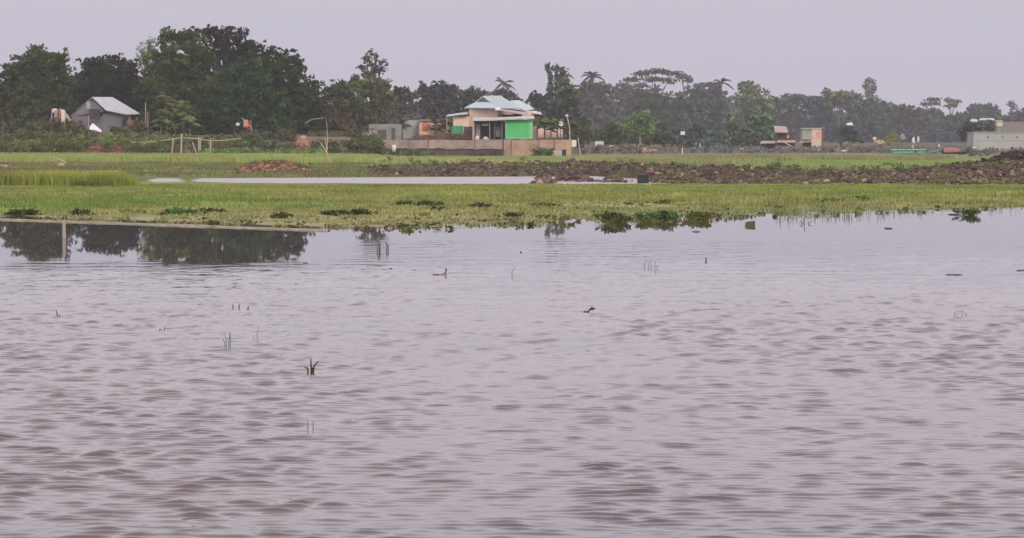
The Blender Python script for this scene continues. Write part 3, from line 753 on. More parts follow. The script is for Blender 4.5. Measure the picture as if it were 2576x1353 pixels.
# far wood seen only as one mass
def woodland():
    mb = MB()
    for i in range(2300):
        Y = random.uniform(960, 1060); x = random.uniform(820, 2750)
        top = float(np.interp(x, [820, 1000, 1230, 1300, 1340, 1450, 1600, 1900, 1950, 2200, 2400, 2600, 2750], [285, 262, 262, 285, 285, 262, 262, 262, 290, 285, 306, 308, 308]))
        y = random.uniform(top, 372)
        c = np.array(P(x, y, Y)); k = 1 + rng.normal(0, .2)
        n_ = 26
        mb.quads(leafquads(c, n_, np.array([3.4, 2.4, 2.1]), 1.0), np.clip(np.array((.045, .052, .045)) * k * (1 + rng.normal(0, .15, (n_, 1))), .004, .5))
    o = mb.build('woodland', LEAF)
    tag(o, 'dark far-off woodland closing the view behind the village', 'woodland', kind='stuff')
woodland()
def woodland_left():
    mb = MB()
    for i in range(900):
        Y = random.uniform(362, 385); x = random.uniform(-150, 880)
        top = float(np.interp(x, [-150, 0, 180, 340, 420, 700, 780, 810, 880], [250, 215, 205, 205, 150, 190, 250, 290, 310]))
        y = random.uniform(top, 350)
        c = np.array(P(x, y, Y)); k = 1 + rng.normal(0, .2); n_ = 26
        mb.quads(leafquads(c, n_, np.array([1.5, 1.3, 1.0]), .42), np.clip(np.array((.03, .036, .02)) * k * (1 + rng.normal(0, .15, (n_, 1))), .004, .5))
    o = mb.build('woodland', LEAF)
    tag(o, 'dark inner thicket closing the back of the left grove', 'woodland', kind='stuff')
woodland_left()

# scrub along banks
def scrub(name, rows, label):
    mb = MB()
    for (x0, x1, ytop, ybot, Y, n, color, s) in rows:
        for i in range(n):
            x = random.uniform(x0, x1); Yc = Y + random.uniform(-3, 3)
            zc = P(x, random.uniform(ytop, ybot), Yc)
            gz = tz(zc[0], Yc)
            c = np.array([zc[0], Yc, max(zc[2], gz + .1)])
            k = 1 + rng.normal(0, .25); m_ = 22
            mb.quads(leafquads(c, m_, np.array([.6, .5, .38]) * s, .17 * s), np.clip(np.array(color) * k * (1 + rng.normal(0, .18, (m_, 1))) * (1 + rng.normal(0, .1, (1, 3))), .004, .5))
    o = mb.build(name, LEAF); tag(o, label, 'undergrowth', kind='stuff')
scrub('undergrowth', [(-80, 420, 352, 384, 306, 302, (0.136, 0.170, 0.053), 1), (-80, 240, 335, 375, 312, 172, (0.138, 0.154, 0.067), 1), (120, 420, 335, 370, 315, 144, (0.164, 0.216, 0.067), .9),
                      (-60, 200, 300, 345, 322, 144, (0.106, 0.112, 0.056), 1.1), (240, 600, 352, 384, 308, 187, (0.138, 0.154, 0.061), .9), (350, 640, 340, 372, 318, 158, (0.126, 0.162, 0.061), .9),
                      (560, 960, 358, 386, 308, 237, (0.102, 0.129, 0.060), 1), (600, 740, 330, 372, 320, 108, (0.113, 0.108, 0.061), 1), (780, 960, 340, 375, 325, 144, (0.106, 0.118, 0.061), 1),
                      (500, 820, 374, 388, 302, 115, (0.164, 0.258, 0.072), .7)],
      'tangled brown and green undergrowth along the homestead bank')
scrub('undergrowth', [(955, 1090, 378, 392, 327, 60, (0.109, 0.155, 0.078), .7), (1340, 1390, 374, 392, 327, 42, (0.085, 0.116, 0.062), .7), (1180, 1260, 380, 392, 327, 36, (0.093, 0.078, 0.070), .7), (1030, 1180, 341, 350, 335, 60, (0.155, 0.109, 0.078), .6)],
      'weeds growing against the foot of the retaining wall')
scrub('bank_weeds', [(610, 790, 410, 440, 186, 45, (.12, .15, .06), .4), (940, 1600, 398, 440, 172, 60, (.10, .14, .05), .45), (1600, 2640, 412, 458, 158, 150, (.10, .14, .05), .42), (1700, 2400, 455, 463, 147, 60, (.16, .19, .06), .35)],
      'small green weeds sprouting between the clods of the embankment')
scrub('undergrowth', [(1460, 1700, 366, 384, 350, 170, (0.232, 0.217, 0.171), .8), (1700, 2440, 370, 382, 372, 300, (0.202, 0.202, 0.178), .8), (2120, 2160, 360, 376, 380, 20, (0.310, 0.341, 0.155), .8), (2225, 2260, 335, 368, 400, 26, (0.186, 0.217, 0.078), .8), (2440, 2640, 376, 388, 300, 70, (0.155, 0.139, 0.124), .8)],
      'low grey green scrub in front of the far village')

# ------------------------------------------------------------------ palms and banana plants
def palm(name, Y, x, ytop, rpx, label, color=(.06, .065, .045), nf=11, lean=0.0, group='coconut palms above the treeline'):
    if Y > 480: Y = Y * 1.5; ytop -= 3; rpx *= 1.3; nf = 11
    m = MPX(Y); X0 = P(x, 340, Y)[0] ; z0 = tz(X0, Y); c = np.array(P(x, ytop, Y)); r = rpx * m
    root = thing(name, (X0, Y, z0), label, 'palm', group)
    MB().tube([(X0 - lean, Y, z0 - .2), (X0 - lean * .3, Y, (z0 + c[2]) / 2), tuple(c)], [.22, .16, .12], 6).build('trunk', BARK, root)
    mb = MB()
    for i in range(nf):
        a = 2 * math.pi * i / nf + random.uniform(-.2, .2); el = random.uniform(.05, 1.3)
        L = r * random.uniform(.85, 1.2); pts = []
        for k in range(9):
            t = k / 8
            hor = L * t * math.cos(el) * (1 - .1 * t); ver = L * (t * math.sin(el) - .62 * t * t * (1.1 - .2 * math.sin(el)))
            pts.append(c + np.array([math.cos(a) * hor, math.sin(a) * hor, ver]))
        mb.tube(pts, [.05] * 5 + [.03] * 4, 4, color)
        Q = []
        for k in range(8):
            for sub in (0, .5):
                p = pts[k] * (1 - sub) + pts[k + 1] * sub; d = pts[k + 1] - pts[k]; d /= np.linalg.norm(d)
                sd = np.cross(d, (0, 0, 1)); sd /= np.linalg.norm(sd) + 1e-6
                wl = r * .2 * math.sin(math.pi * min(1, (k + sub + 1.2) / 9.6)) + .05
                for s_ in (-1, 1):
                    tip = p + (sd * s_ * .7 + d * .6 + np.array([0, 0, -.45])) * wl
                    w_ = d * r * .045
                    Q.append([p - w_, p + w_, tip + w_ * .4, tip - w_ * .4])
        mb.quads(np.array(Q), np.clip(np.array(color) * (1 + rng.normal(0, .15, (len(Q), 1))), .004, .5))
    mb.build('fronds', LEAF, root)
palm('coconut_palm', 520, 1266, 214, 30, 'coconut palm behind the gap left of the teal roof')
palm('coconut_palm', 505, 1424, 196, 20, 'small coconut palm touching the wispy tall tree')
palm('coconut_palm', 515, 1492, 198, 32, 'coconut palm left of the umbrella shaped tree')
palm('coconut_palm', 520, 1815, 212, 30, 'coconut palm right of the umbrella shaped tree')
palm('date_palm', 338, 8, 290, 40, 'palm with reddish hanging dead fronds at the left edge', (.12, .075, .05), 12, group='low palms at the left homestead')
palm('coconut_palm', 352, 35, 235, 34, 'low green palm behind the dead fronds', (.06, .085, .045), 11, group='low palms at the left homestead')

def banana(Y, x, ytop, rpx, label, color=(.13, .165, .05), nl=12, stems=1, group='banana plants by the houses', stemcol=None):
    m = MPX(Y); X0 = P(x, 340, Y)[0]; z0 = tz(X0, Y); c = np.array(P(x, ytop, Y)); r = rpx * m
    root = thing('banana_plant', (X0, Y, z0), label, 'banana plant', group)
    MB().tube([(X0, Y, z0 - .1), (X0 * .5 + c[0] * .5, Y, (z0 + c[2]) / 2), tuple(c)], [.11, .08, .04], 6).build('stem', stemcol or M('banana_stem', (.13, .14, .07), .8, 3, (.14, .11, .07), .6), root)
    mb = MB()
    for i in range(nl + 4):
        a = 2 * math.pi * i / nl + random.uniform(-.4, .4); el = random.uniform(.2, 1.2); L = r * random.uniform(.8, 1.25)
        pts = []; cl = c - np.array([0, 0, random.random() ** 1.5 * .45 * (c[2] - z0)])
        for k in range(8):
            t = k / 7
            pts.append(cl + np.array([math.cos(a) * L * t * math.cos(el), math.sin(a) * L * t * math.cos(el), L * (t * math.sin(el) - .62 * t * t)]))
        Q = []; 
        for k in range(7):
            d = pts[k + 1] - pts[k]; sd = np.cross(d, (0, 0, 1)); sd /= np.linalg.norm(sd) + 1e-6
            w0 = r * .34 * math.sin(math.pi * min(.97, k / 7 + .06)); w1 = r * .34 * math.sin(math.pi * min(.97, (k + 1) / 7 + .03))
            for s_ in (-1, 1):
                dr = np.array([0, 0, -.35]) 
                Q.append([pts[k], pts[k] + (sd * s_ + dr) * w0, pts[k + 1] + (sd * s_ + dr) * w1 * .93, pts[k + 1]])
        mb.quads(np.array(Q), np.clip(np.array([color] * len(Q)) * (1 + rng.normal(0, .12, (len(Q), 1))), .004, .6))
    mb.build('leaves', LEAF, root)
banana(330, 420, 240, 36, 'tallest banana plant, left of the pair behind the fence', (.15, .18, .07))
banana(328, 462, 262, 38, 'banana plant with a pale leaning stem behind the fence', (.14, .19, .06))
banana(326, 478, 300, 40, 'low banana plant with arching leaves nearest the fence', (.13, .18, .06), 9)
banana(326, 405, 300, 34, 'short banana plant beside the tin shed corner', (.11, .15, .055), 8)
banana(327, 440, 318, 34, 'small dark banana plant among the fence scrub', (.09, .13, .05), 8)
banana(345, 1097, 306, 34, 'brown wilted banana plant before the low peach wall', (.13, .085, .055), 7)
banana(344, 1120, 305, 30, 'small banana plant left of the green panel', (.12, .11, .06), 6)
banana(350, 1012, 306, 26, 'dark banana plant at the grey plaster wall', (.07, .085, .055), 7)
banana(352, 1030, 285, 24, 'tall banana plant above the grey plaster wall', (.09, .11, .05), 7)
banana(343, 936, 322, 18, 'small banana plant above the pink rubble', (.12, .13, .06), 6)
banana(342, 1352, 303, 32, 'first banana plant right of the green shed', (.10, .14, .05))
banana(343, 1370, 308, 32, 'second banana plant right of the green shed', (.09, .13, .05))
banana(342, 1386, 312, 28, 'banana plant left of the satellite dish', (.10, .13, .06))
banana(344, 1402, 304, 30, 'banana plant above the satellite dish', (.12, .15, .06))
banana(345, 1440, 312, 34, 'dark leafy banana plant by the bamboo lamp pole', (.07, .095, .045), 8)

# ------------------------------------------------------------------ buildings
PEACH = M('peach_plaster', (.82, .62, .52), .85, .8, (.62, .47, .40), .55)
PEACH2 = M('sunlit_peach_plaster', (.80, .48, .32), .85, 1.0, (.60, .30, .17), .6)  # warmer copy of the peach plaster, with sunlight put into the colour
CREAM = M('cream_plaster', (.66, .56, .43), .85, 1.0, (.38, .3, .22), .5)
GREYP = M('grey_plaster', (.27, .27, .26), .9, .8, (.14, .14, .13), .6)
GREENP = M('green_paint', (.09, .50, .17), .7, .6, (.08, .42, .16), .4)
GREENE = M('light_green_paint', (.20, .58, .28), .7, .6, (.15, .45, .22), .4)
TEAL = M('dark_teal_board', (.02, .16, .10), .8, 1.5, (.02, .10, .07), .5)
WHITE = M('white_paint', (.72, .70, .68), .7, 2, (.5, .47, .42), .5)
DARK = M('dark_interior', (.03, .028, .03), .95, 2)
BROWNW = M('brown_mud_wall', (.14, .09, .07), .95, 1.5, (.08, .055, .045), .6)
TINROOF = tin('pale_teal_tin', (.40, .52, .53), (.50, .56, .60))
TINGREY = tin('pale_grey_tin', (.46, .48, .51), (.30, .30, .31))
TINRUST = tin('brown_tin', (.33, .26, .24), (.2, .14, .12))
SLABW = M('roof_slab_concrete', (.52, .54, .52), .85, 1.2, (.36, .36, .35), .5)

def quadwall(mb, a, b, z0, z1, th=.15):
    """wall between plan points a and b"""
    d = np.array([b[0] - a[0], b[1] - a[1]]); n = np.array([-d[1], d[0]]); n = n / np.linalg.norm(n) * th
    p = [(a[0], a[1], z0), (b[0], b[1], z0), (b[0], b[1], z1), (a[0], a[1], z1)]
    mb.slab(p, (n[0], n[1], 0))

# main house: cream gable block seen at a corner, half hipped tin roof
hz = 1.92
b0 = P(1180, 272, 342); b1 = P(1252, 272, 338); b2 = P(1292, 272, 345)
house = thing('village_house', (b1[0], 342, hz), 'peach walled house with pale teal tin roof behind the green shed', 'house')
mb = MB(); zt = b0[2] + .12
quadwall(mb, b0, b1, hz, zt); quadwall(mb, b1, b2, hz, zt)
b3 = (b0[0] + (b2[0] - b1[0]), b0[1] + (b2[1] - b1[1]))
quadwall(mb, b2, b3, hz, zt); quadwall(mb, b3, b0, hz, zt)
mb.build('wall', PEACH, house)
e1 = P(1168, 270.5, 342.5); e2 = P(1246, 271, 336.6); e3 = P(1312, 272, 345); e4 = P(1222, 270, 352)
g1 = P(1197, 256, 343.6); g2 = P(1234, 257, 340.6); ap = P(1216, 243, 343); rd = P(1262, 242.5, 349)
g3 = P(1262, 255, 352)
mb = MB()
mb.slab([e1, e2, g2, g1], (0, .02, -.09))
mb.slab([e2, e3, rd, ap, g2], (0, .03, -.09))
mb.slab([e4, e1, g1, ap, rd], (0, .03, -.07))
mb.slab([e3, e4, rd], (0, -.03, -.07))
roof = mb.build('roof', TINROOF, house)
mb = MB(); inn = .12
mb.slab([np.add(g1, (.1, inn, 0)), np.add(g2, (-.1, inn, 0)), np.add(ap, (0, inn, -.1))], (.02, .1, 0)); mb.build('gable', TEAL, roof)
mb = MB(); a_ = P(1244, 274, 335.5); b_ = P(1330, 290, 338); c_ = P(1330, 283, 342); d_ = P(1244, 271, 339)
mb.slab([a_, b_, c_, d_], (0, 0, -.07)); aw = mb.build('awning', TINRUST, house)
mb = MB(); mb.pbox(1259, 288, 1313, 302, 339.5, .3); mb.build('window', DARK, house)
mb = MB(); mb.pbox(1252, 289, 1259.5, 303, 337.4, .25); mb.build('door_frame', M('red_brown_timber', (.30, .13, .09), .8, 3), house)
mb = MB(); mb.pbox(1246, 269.5, 1259, 277, 335.2, .35); mb.build('vent_box', WHITE, house)

mb = MB(); mb.tube([np.add(ap, (0, 0, .03)), np.add(rd, (0, 0, .03))], .07, 6); mb.tube([np.add(g1, (0, -.03, .02)), np.add(ap, (0, -.03, .02)), np.add(g2, (0, -.03, .02))], .05, 6); mb.build('ridge_cap', WHITE, roof)
mb = MB(); e2a, e3a, apa, rda = [np.array(v) for v in (e2, e3, ap, rd)]
for i in range(1, 9):
    t = i / 9; p0 = e2a * (1 - t) + e3a * t; p1 = (np.array(g2) * (1 - min(1, t * 2.2)) + apa * min(1, t * 2.2)) if t < .3 else apa * (1 - (t - .3) / .7) + rda * ((t - .3) / .7)
    mb.tube([p0 + (0, -.02, .02), p1 + (0, -.02, .02)], .022, 4)
mb.build('sheet_seams', TINGREY, roof)
# annex with the second teal roof
a0 = P(1286, 252, 352); a1 = P(1307, 252, 358); a2 = P(1344, 273, 350); a3 = P(1320, 278, 344); a4 = P(1262, 271, 352)
annex = thing('village_house', (a3[0], 350, hz), 'smaller teal roofed house right behind the main roof', 'house')
mb = MB(); mb.slab([a3, a2, a1, a0], (0, .03, -.09)); mb.slab([a4, a3, a0], (.02, .08, -.06)); mb.build('roof', TINROOF, annex)
mb = MB(); q0 = P(1310, 278, 347); q1 = P(1350, 282, 350); mb.box(q0[0], q1[0], 345.2, 352, hz, q0[2] - .05); mb.build('wall', PEACH, annex)
mb = MB(); mb.slab([P(1340, 284, 343), P(1363, 287, 345), P(1361, 282, 349), P(1338, 278, 348)], (0, 0, -.08)); mb.build('lean_to_roof', TINGREY, annex)
mb = MB(); mb.pbox(1344, 287, 1358, 304, 345.2, 3); mb.build('lean_to_wall', BROWNW, annex)
# left lean-to
lean = thing('lean_to', (P(1150, 340, 344)[0], 344, hz), 'pale tin lean-to roofs sloping off the left side of the house', 'lean-to')
mb = MB()
mb.slab([P(1122, 292, 341), P(1147, 289, 341), P(1150, 285, 345), P(1126, 288, 345)], (0, 0, -.06))
mb.slab([P(1144, 289, 340.5), P(1177, 286, 340.5), P(1178, 281, 345), P(1148, 285, 345)], (0, 0, -.06))
mb.build('roof', TINGREY, lean)
mb = MB(); mb.pbox(1140, 293, 1180, 345, 341.5, 2.5); mb.build('wall', PEACH, lean)
MB().tube([P(1124, 292, 341.2), P(1124, 348, 341.2)], .05, 5).build('post', BAMBOO, lean)

# green shed with open veranda
SY = 333.6
shed = thing('shed', (P(1265, 348, SY)[0], SY, hz), 'green walled shed with open dark veranda under a flat slab', 'shed')
mb = MB(); mb.pbox(1272.5, 300.5, 1339, 349, SY, 2.6); mb.build('wall', GREENP, shed)
mb = MB(); mb.pbox(1330, 301, 1340.4, 349, SY - .06, 2.4); mb.pbox(1271.2, 301, 1273.6, 349, SY - .05, .3); mb.pbox(1273.7, 345.5, 1329.9, 348.6, SY - .06, .3)
mb.build('corner_trim', GREENE, shed)
mb = MB(); x0 = P(1189, 305, SY)[0]; x1 = P(1344, 305, SY)[0]; zl = P(1189, 304, SY)[2]; zr = P(1344, 299, SY)[2]
mb.slab([(x0, SY - .9, zl), (x1, SY - .9, zr), (x1, SY - .9, zr + .16), (x0, SY - .9, zl + .16)], (0, 4.4, .22)); mb.build('roof', SLABW, shed)
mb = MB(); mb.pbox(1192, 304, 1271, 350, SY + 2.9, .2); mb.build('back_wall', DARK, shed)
mb = MB(); mb.pbox(1189.6, 306, 1193.6, 350, SY - .4, .25); mb.build('post', M('pink_post', (.48, .33, .30), .8, 3), shed)
for (x, w, y0, y1, yy) in ((1231, 1.8, 306, 350, -.3), (1244, 1.5, 308, 348, .4), (1262, 1.4, 306, 349, 0)):
    mb = MB(); mb.pbox(x, y0, x + w, y1, SY + yy, .14); mb.build('post', M('grey_post', (.30, .29, .28), .8, 3), shed)
mb = MB(); mb.pbox(1197, 312, 1208, 348, SY + 1.6, .3); mb.build('inner_panel', M('grey_cloth_panel', (.30, .29, .30), .9, 2), shed)
mb = MB(); mb.pbox(1212, 311, 1229, 317, SY + .9, .2); mb.build('shelf', SLABW, shed)
mb = MB(); mb.pbox(1248, 318, 1259, 344, SY + 1.5, .3); mb.build('inner_panel', M('violet_grey_cloth', (.22, .20, .23), .9, 2), shed)
g = P(1222, 347, SY - .5)
t_ = thing('sack', (g[0], SY - .6, hz), 'pale yellowish sack heap in the open veranda', 'sack'); MB().lump((g[0], SY - .6, hz + .1), (.38, .3, .36), 10, 7, .25, None, 3, hz).build('sack_body', M('pale_sacking', (.55, .53, .40), .9, 3), t_, True)
g = P(1201, 344, SY - .6)
t_ = thing('sack', (g[0], SY - .7, hz), 'white pinkish sack against the left veranda post', 'sack'); MB().lump((g[0], SY - .7, hz + .15), (.24, .22, .42), 10, 7, .2, None, 8, hz).build('sack_body', M('white_sacking', (.66, .60, .60), .9, 3), t_, True)

# low outbuildings left of the house
ob = thing('outbuilding', (P(1090, 340, 347)[0], 347, hz), 'long low peach outbuilding with a thin tin edge', 'outbuilding')
mb = MB(); mb.pbox(1055, 303, 1092, 341, 347, 3); mb.build('wall', PEACH2, ob)
mb = MB(); mb.pbox(1092, 303.5, 1130, 341, 347.2, 3); mb.build('wall', CREAM, ob)
mb = MB(); mb.pbox(1052, 300.5, 1133, 303.4, 346.5, 4); mb.build('roof', TINRUST, ob)
mb = MB(); mb.pbox(1063, 312, 1082, 327, 346.8, .2); mb.build('patch', M('orange_lit_plaster', (.50, .19, .07), .9, 2, (.4, .3, .22), .7), ob)  # orange light on this part of the wall, painted as a patch
ob = thing('plaster_wall', (P(1033, 340, 350)[0], 350, hz), 'taller grey plaster wall joining the peach outbuilding', 'wall')
mb = MB(); mb.pbox(1010, 302, 1055, 348, 350, .3); mb.build('wall', M('pale_grey_plaster', (.34, .36, .34), .9, .8, (.2, .2, .19), .7), ob)
ob = thing('plaster_wall', (P(970, 340, 348)[0], 348, hz), 'lower weathered grey wall with a dark doorway', 'wall')
mb = MB(); mb.pbox(928, 312, 1010, 352, 348, .3); mb.build('wall', GREYP, ob)
mb = MB(); mb.pbox(985, 322, 994, 352, 347.9, .2); mb.pbox(950, 326, 972, 352, 347.9, .2); mb.build('doorway', M('shaded_opening', (.10, .098, .095), .9, 2), ob)
ob = thing('green_panel', (P(1150, 340, 337)[0], 337, hz), 'small green painted panel below the left lean-to', 'panel')
mb = MB(); mb.pbox(1136, 316, 1165, 337, 337, .12); mb.build('panel_sheet', M('deep_green_paint', (.06, .30, .14), .8, 1.2, (.05, .18, .09), .7), ob)
for x in (1138, 1162): MB().tube([P(x, 317, 337.2), P(x, 350, 337.2)], .05, 5).build('post', BAMBOO, ob)
ob = thing('mud_wall', (P(1145, 345, 336)[0], 336, hz), 'dark brown mud wall left of the shed veranda', 'wall')
mb = MB(); mb.pbox(1090, 334, 1188, 352, 338.2, .4); mb.build('wall', BROWNW, ob)
mb = MB(); mb.pbox(1166, 318, 1188.5, 334, 338.3, .3); mb.build('upper_wall', M('grey_brown_board', (.13, .11, .10), .9, 1.5), ob)
ob = thing('rubble_heap', (P(935, 340, 333)[0], 333, 1.5), 'brown earth and pink rubble heap left of the retaining wall', 'rubble')
mb = MB()
for i in range(40):
    x = random.uniform(888, 958); c = P(x, random.uniform(345, 378), 331 + random.uniform(0, 3)); s_ = random.uniform(.3, .7)
    mb.lump(c, (s_, s_ * .8, s_ * .7), 7, 5, .35, random.choice([(.10, .08, .07), (.075, .06, .055), (.13, .10, .085), (.06, .065, .05)]), i)
for i in range(14):
    x = random.uniform(905, 956); c = P(x, random.uniform(338, 344), 331.5); s_ = random.uniform(.12, .3)
    mb.lump(c, (s_ * 1.3, s_, s_ * .8), 7, 5, .35, random.choice([(.42, .22, .19), (.40, .30, .20), (.30, .2, .15)]), i * 2.3)
mb.build('rubble', SOIL, ob)

# retaining wall
RY = 330.0
rw = thing('retaining_wall', (P(1200, 393, RY)[0], RY, 0), 'long stained retaining wall, grey on the left and orange on the right', 'wall')
CONC = M('weathered_concrete', (.34, .28, .245), .9, .7, (.17, .135, .12), .95, (1, 1, 1.6))
ORNG = M('orange_stained_concrete', (.45, .315, .225), .9, .5, (.25, .16, .12), .9)
UND = M('eroded_brown_base', (.13, .085, .075), .95, .9, (.06, .045, .04), .8)
mb = MB(); mb.pbox(962, 372, 1266, 396, RY + .25, .9); mb.build('footing', UND, rw)
# upper concrete band with a ragged lower lip
xs = np.arange(958, 1267, 6.0)
top = 352 + .8 * np.sin(xs * .05) + rng.normal(0, .3, len(xs)); bot = 374 + 2.0 * (fbm(xs * .05, xs * 0, 3, 5) - .5) * 4
mb = MB()
nx_ = len(xs); vs = []
for k, yy in enumerate((bot, top)):
    for i in range(nx_): vs.append(P(xs[i], yy[i], RY))
vs += [tuple(np.add(v, (0, 1.2, 0))) for v in vs]; fs = []
for i in range(nx_ - 1):
    fs += [(i, i + 1, nx_ + i + 1, nx_ + i), (nx_ + i, nx_ + i + 1, 3 * nx_ + i + 1, 3 * nx_ + i), (i + 1, i, 2 * nx_ + i, 2 * nx_ + i + 1)]
fs += [(0, nx_, 3 * nx_, 2 * nx_), (nx_ - 1, 3 * nx_ - 1, 4 * nx_ - 1, 2 * nx_ - 1)]
mb.add(vs, fs)
mb.build('upper_band', CONC, rw)
for x0, x1 in ((1267, 1286), (1287.5, 1354), (1356, 1393), (1396, 1437)):
    mb = MB(); mb.pbox(x0, 352 + rng.normal(0, .5), x1, 396, RY - .04 + .02 * (x0 % 3), 1.2); mb.build('panel', ORNG, rw)
mb = MB(); mb.pbox(1414, 376, 1424, 396, RY - .12, .1); mb.build('hole', DARK, rw)
mb = MB()
for x in (1077, 1194, 1286.6, 1355, 1394.5):
    mb.pbox(x - 1.2, 353, x + 1.2, 395, RY - .14, .2)
mb.build('buttress', M('brown_joint', (.22, .15, .12), .9, 2), rw)
mb = MB(); mb.pbox(1438, 352, 1450, 369, RY - .1, 1.2); mb.build('end_block', WHITE, rw)
mb = MB(); mb.pbox(1080, 353, 1095, 374, RY - .05, .1); mb.build('patch', M('pinkish_render', (.42, .30, .28), .9, 2), rw)
t_ = thing('concrete_block', (P(1400, 394, 328)[0], 328, 0), 'pale concrete block at the foot of the retaining wall', 'block')
mb = MB(); mb.pbox(1386, 379, 1414, 397, 327.6, 1.2); mb.build('block_body', M('pale_concrete', (.45, .40, .34), .9, 2), t_)
for i, (x0, y0, x1, y1, Y, r, lab, mt) in enumerate([
    (1454, 346, 1461, 391, 329, .06, 'leaning bamboo pole at the right end of the retaining wall', BAMBOO),
    (1417, 300, 1418, 350, 334, .04, 'thin dark pole left of the bamboo lamp pole', DARKWOOD),
    (1290, 352, 1287, 395, 329.3, .035, 'thin pole leaning on the orange wall joint', BAMBOO),
    (1041, 374, 1042, 390, 329, .04, 'short pale stake under the grey wall band', BAMBOO),
    (366, 257, 367, 305, 322, .05, 'taller of two thin poles right of the tin shed', BAMBOO),
    (372, 282, 372, 305, 322, .04, 'shorter of two thin poles right of the tin shed', BAMBOO),
    (223, 290, 220, 322, 318, .05, 'pale upright pole in front of the tin shed', BAMBOO),
    (694, 372, 702, 384, 304, .06, 'short pale stick leaning in the scrub left of the haystack', BAMBOO)]):
    a = P(x0, y0, Y); b = P(x1, y1, Y)
    gz = tz(b[0], Y); b = (b[0], Y, min(b[2], gz + .1) - .1)
    o = MB().tube([a, b], [r * .8, r], 6).build('pole', mt)
    tag(o, lab, 'pole')
a = P(1426, 291, 332); b = P(1434, 352, 332)
t_ = thing('lamp_pole', (b[0], 332, 1.9), 'tall bamboo pole with a small lamp by the banana plants', 'lamp pole')
MB().tube([a, ((a[0] + b[0]) / 2 + .15, 332, (a[2] + b[2]) / 2), (b[0], 332, 1.8)], .06, 6).build('pole', BAMBOO, t_)
MB().lump((a[0], 331.9, a[2]), (.2, .16, .14), 8, 6, .05).build('lamp', WHITE, t_, True)
t_ = thing('plastic_container', (P(991, 376, 328)[0], 328, .1), 'tall white container leaning on the left of the grey wall', 'container')
a = P(991, 364, 328.5); b = P(990, 384, 328.5)
MB().tube([(a[0], 328.5, a[2]), (a[0], 328.5, (a[2] + b[2]) / 2), (b[0], 328.5, b[2])], [.24, .26, .14], 10).build('container_body', WHITE, t_, True)

# peach wall behind the banana stems and the dish
pw = thing('garden_wall', (P(1382, 340, 348)[0], 348, hz), 'peach wall behind the banana stems right of the green shed', 'wall')
mb = MB(); mb.pbox(1346, 314, 1416, 346, 348, .3); mb.build('wall', PEACH, pw)
mb = MB(); mb.pbox(1345, 312, 1417, 314, 347.9, .5); mb.build('coping', M('peach_coping', (.62, .48, .38), .8, 2), pw)
dc = P(1411, 310, 341)
di = thing('satellite_dish', (dc[0], 341, hz), 'round white satellite dish above the peach wall', 'satellite dish')
mb = MB(); vs = []; fs = []
for j in range(5):
    for i in range(16):
        r_ = .3 * j / 4; th = 2 * math.pi * i / 16
        vs.append((dc[0] + r_ * math.cos(th), 341 + .1 - .12 * (1 - (j / 4) ** 2) * -1 - .1 * (j / 4) ** 2, dc[2] + r_ * math.sin(th)))
for j in range(4):
    for i in range(16): fs.append((j * 16 + i, j * 16 + (i + 1) % 16, (j + 1) * 16 + (i + 1) % 16, (j + 1) * 16 + i))
mb.add(vs, fs); mb.build('dish', WHITE, di, True)
MB().tube([(dc[0], 341.2, dc[2]), (dc[0] - .1, 341.3, hz)], .04, 6).build('mast', DARKWOOD, di)
MB().tube([(dc[0] - .3, 341, dc[2] - .05), (dc[0] - .15, 340.6, dc[2])], [.05, .08], 6).build('receiver', DARK, di)

# grey tin shed on the left
LY = 328
lz = tz(P(270, 340, LY)[0], LY) - .2
ts = thing('tin_shed', (P(270, 340, LY)[0], LY, lz), 'grey tin shed with bright sloping roof on the left', 'shed')
A0 = P(181, 300, LY + 2); A1 = P(262, 300, LY - 1.5); A2 = P(330, 300, LY + 2.5)
TINWALL = tin('dull_tin_wall', (.20, .195, .22), (.14, .13, .14))
mb = MB(); zt = P(262, 284, LY)[2]
quadwall(mb, A0, A1, lz, P(181, 292, LY)[2]); quadwall(mb, A1, A2, lz, P(300, 286, LY)[2])
apx = P(231, 245, LY)
mb.slab([(A0[0], A0[1] + .01, P(181, 292, LY)[2]), (A1[0], A1[1] + .01, P(262, 280, LY)[2]), (apx[0], apx[1] + .01, apx[2] - .15)], (.05, .12, 0))
mb.build('wall', TINWALL, ts)
rv = [P(231, 243.5, LY - .6), P(283, 244, LY + 5), P(352, 285, LY + 3.5), P(318, 287, LY + .8), P(266, 276, LY - 2.4)]
mb = MB(); mb.slab([rv[0], rv[1], rv[2], rv[3], rv[4]], (0, .04, -.1))
mb.slab([rv[0], rv[1], P(220, 292, LY + 9), P(178, 291, LY + 2.6)], (0, .05, -.08))
mb.build('roof', TINGREY, ts)
mb = MB(); mb.pbox(224, 274, 252, 299, LY - 1.75, .15); mb.build('shutter', M('dark_board', (.055, .055, .055), .9, 2), ts)
mb = MB(); mb.pbox(217, 255, 227, 274, LY - .9, .1); mb.build('gable_sheet', tin('pale_sheet', (.33, .34, .35), (.2, .2, .2)), ts)
mb = MB(); mb.pbox(308, 292, 322, 318, LY + .2, .2); mb.build('doorway', DARK, ts)
lt = thing('lean_to', (P(170, 300, LY - 1)[0], LY - 1, lz), 'small brown lean-to with a grey roof edge left of the tin shed', 'lean-to')
mb = MB(); mb.slab([P(150, 272, LY + 1), P(160, 275, LY + 2), P(182, 303, LY - 1.6), P(156, 303, LY - 2.6)], (0, .03, -.08)); mb.build('roof', tin('dark_tin', (.25, .24, .22), (.15, .13, .12)), lt)
mb = MB(); mb.pbox(152, 302, 180, 318, LY - 1.4, 2); mb.build('wall', M('brown_board', (.14, .10, .075), .9, 2), lt)

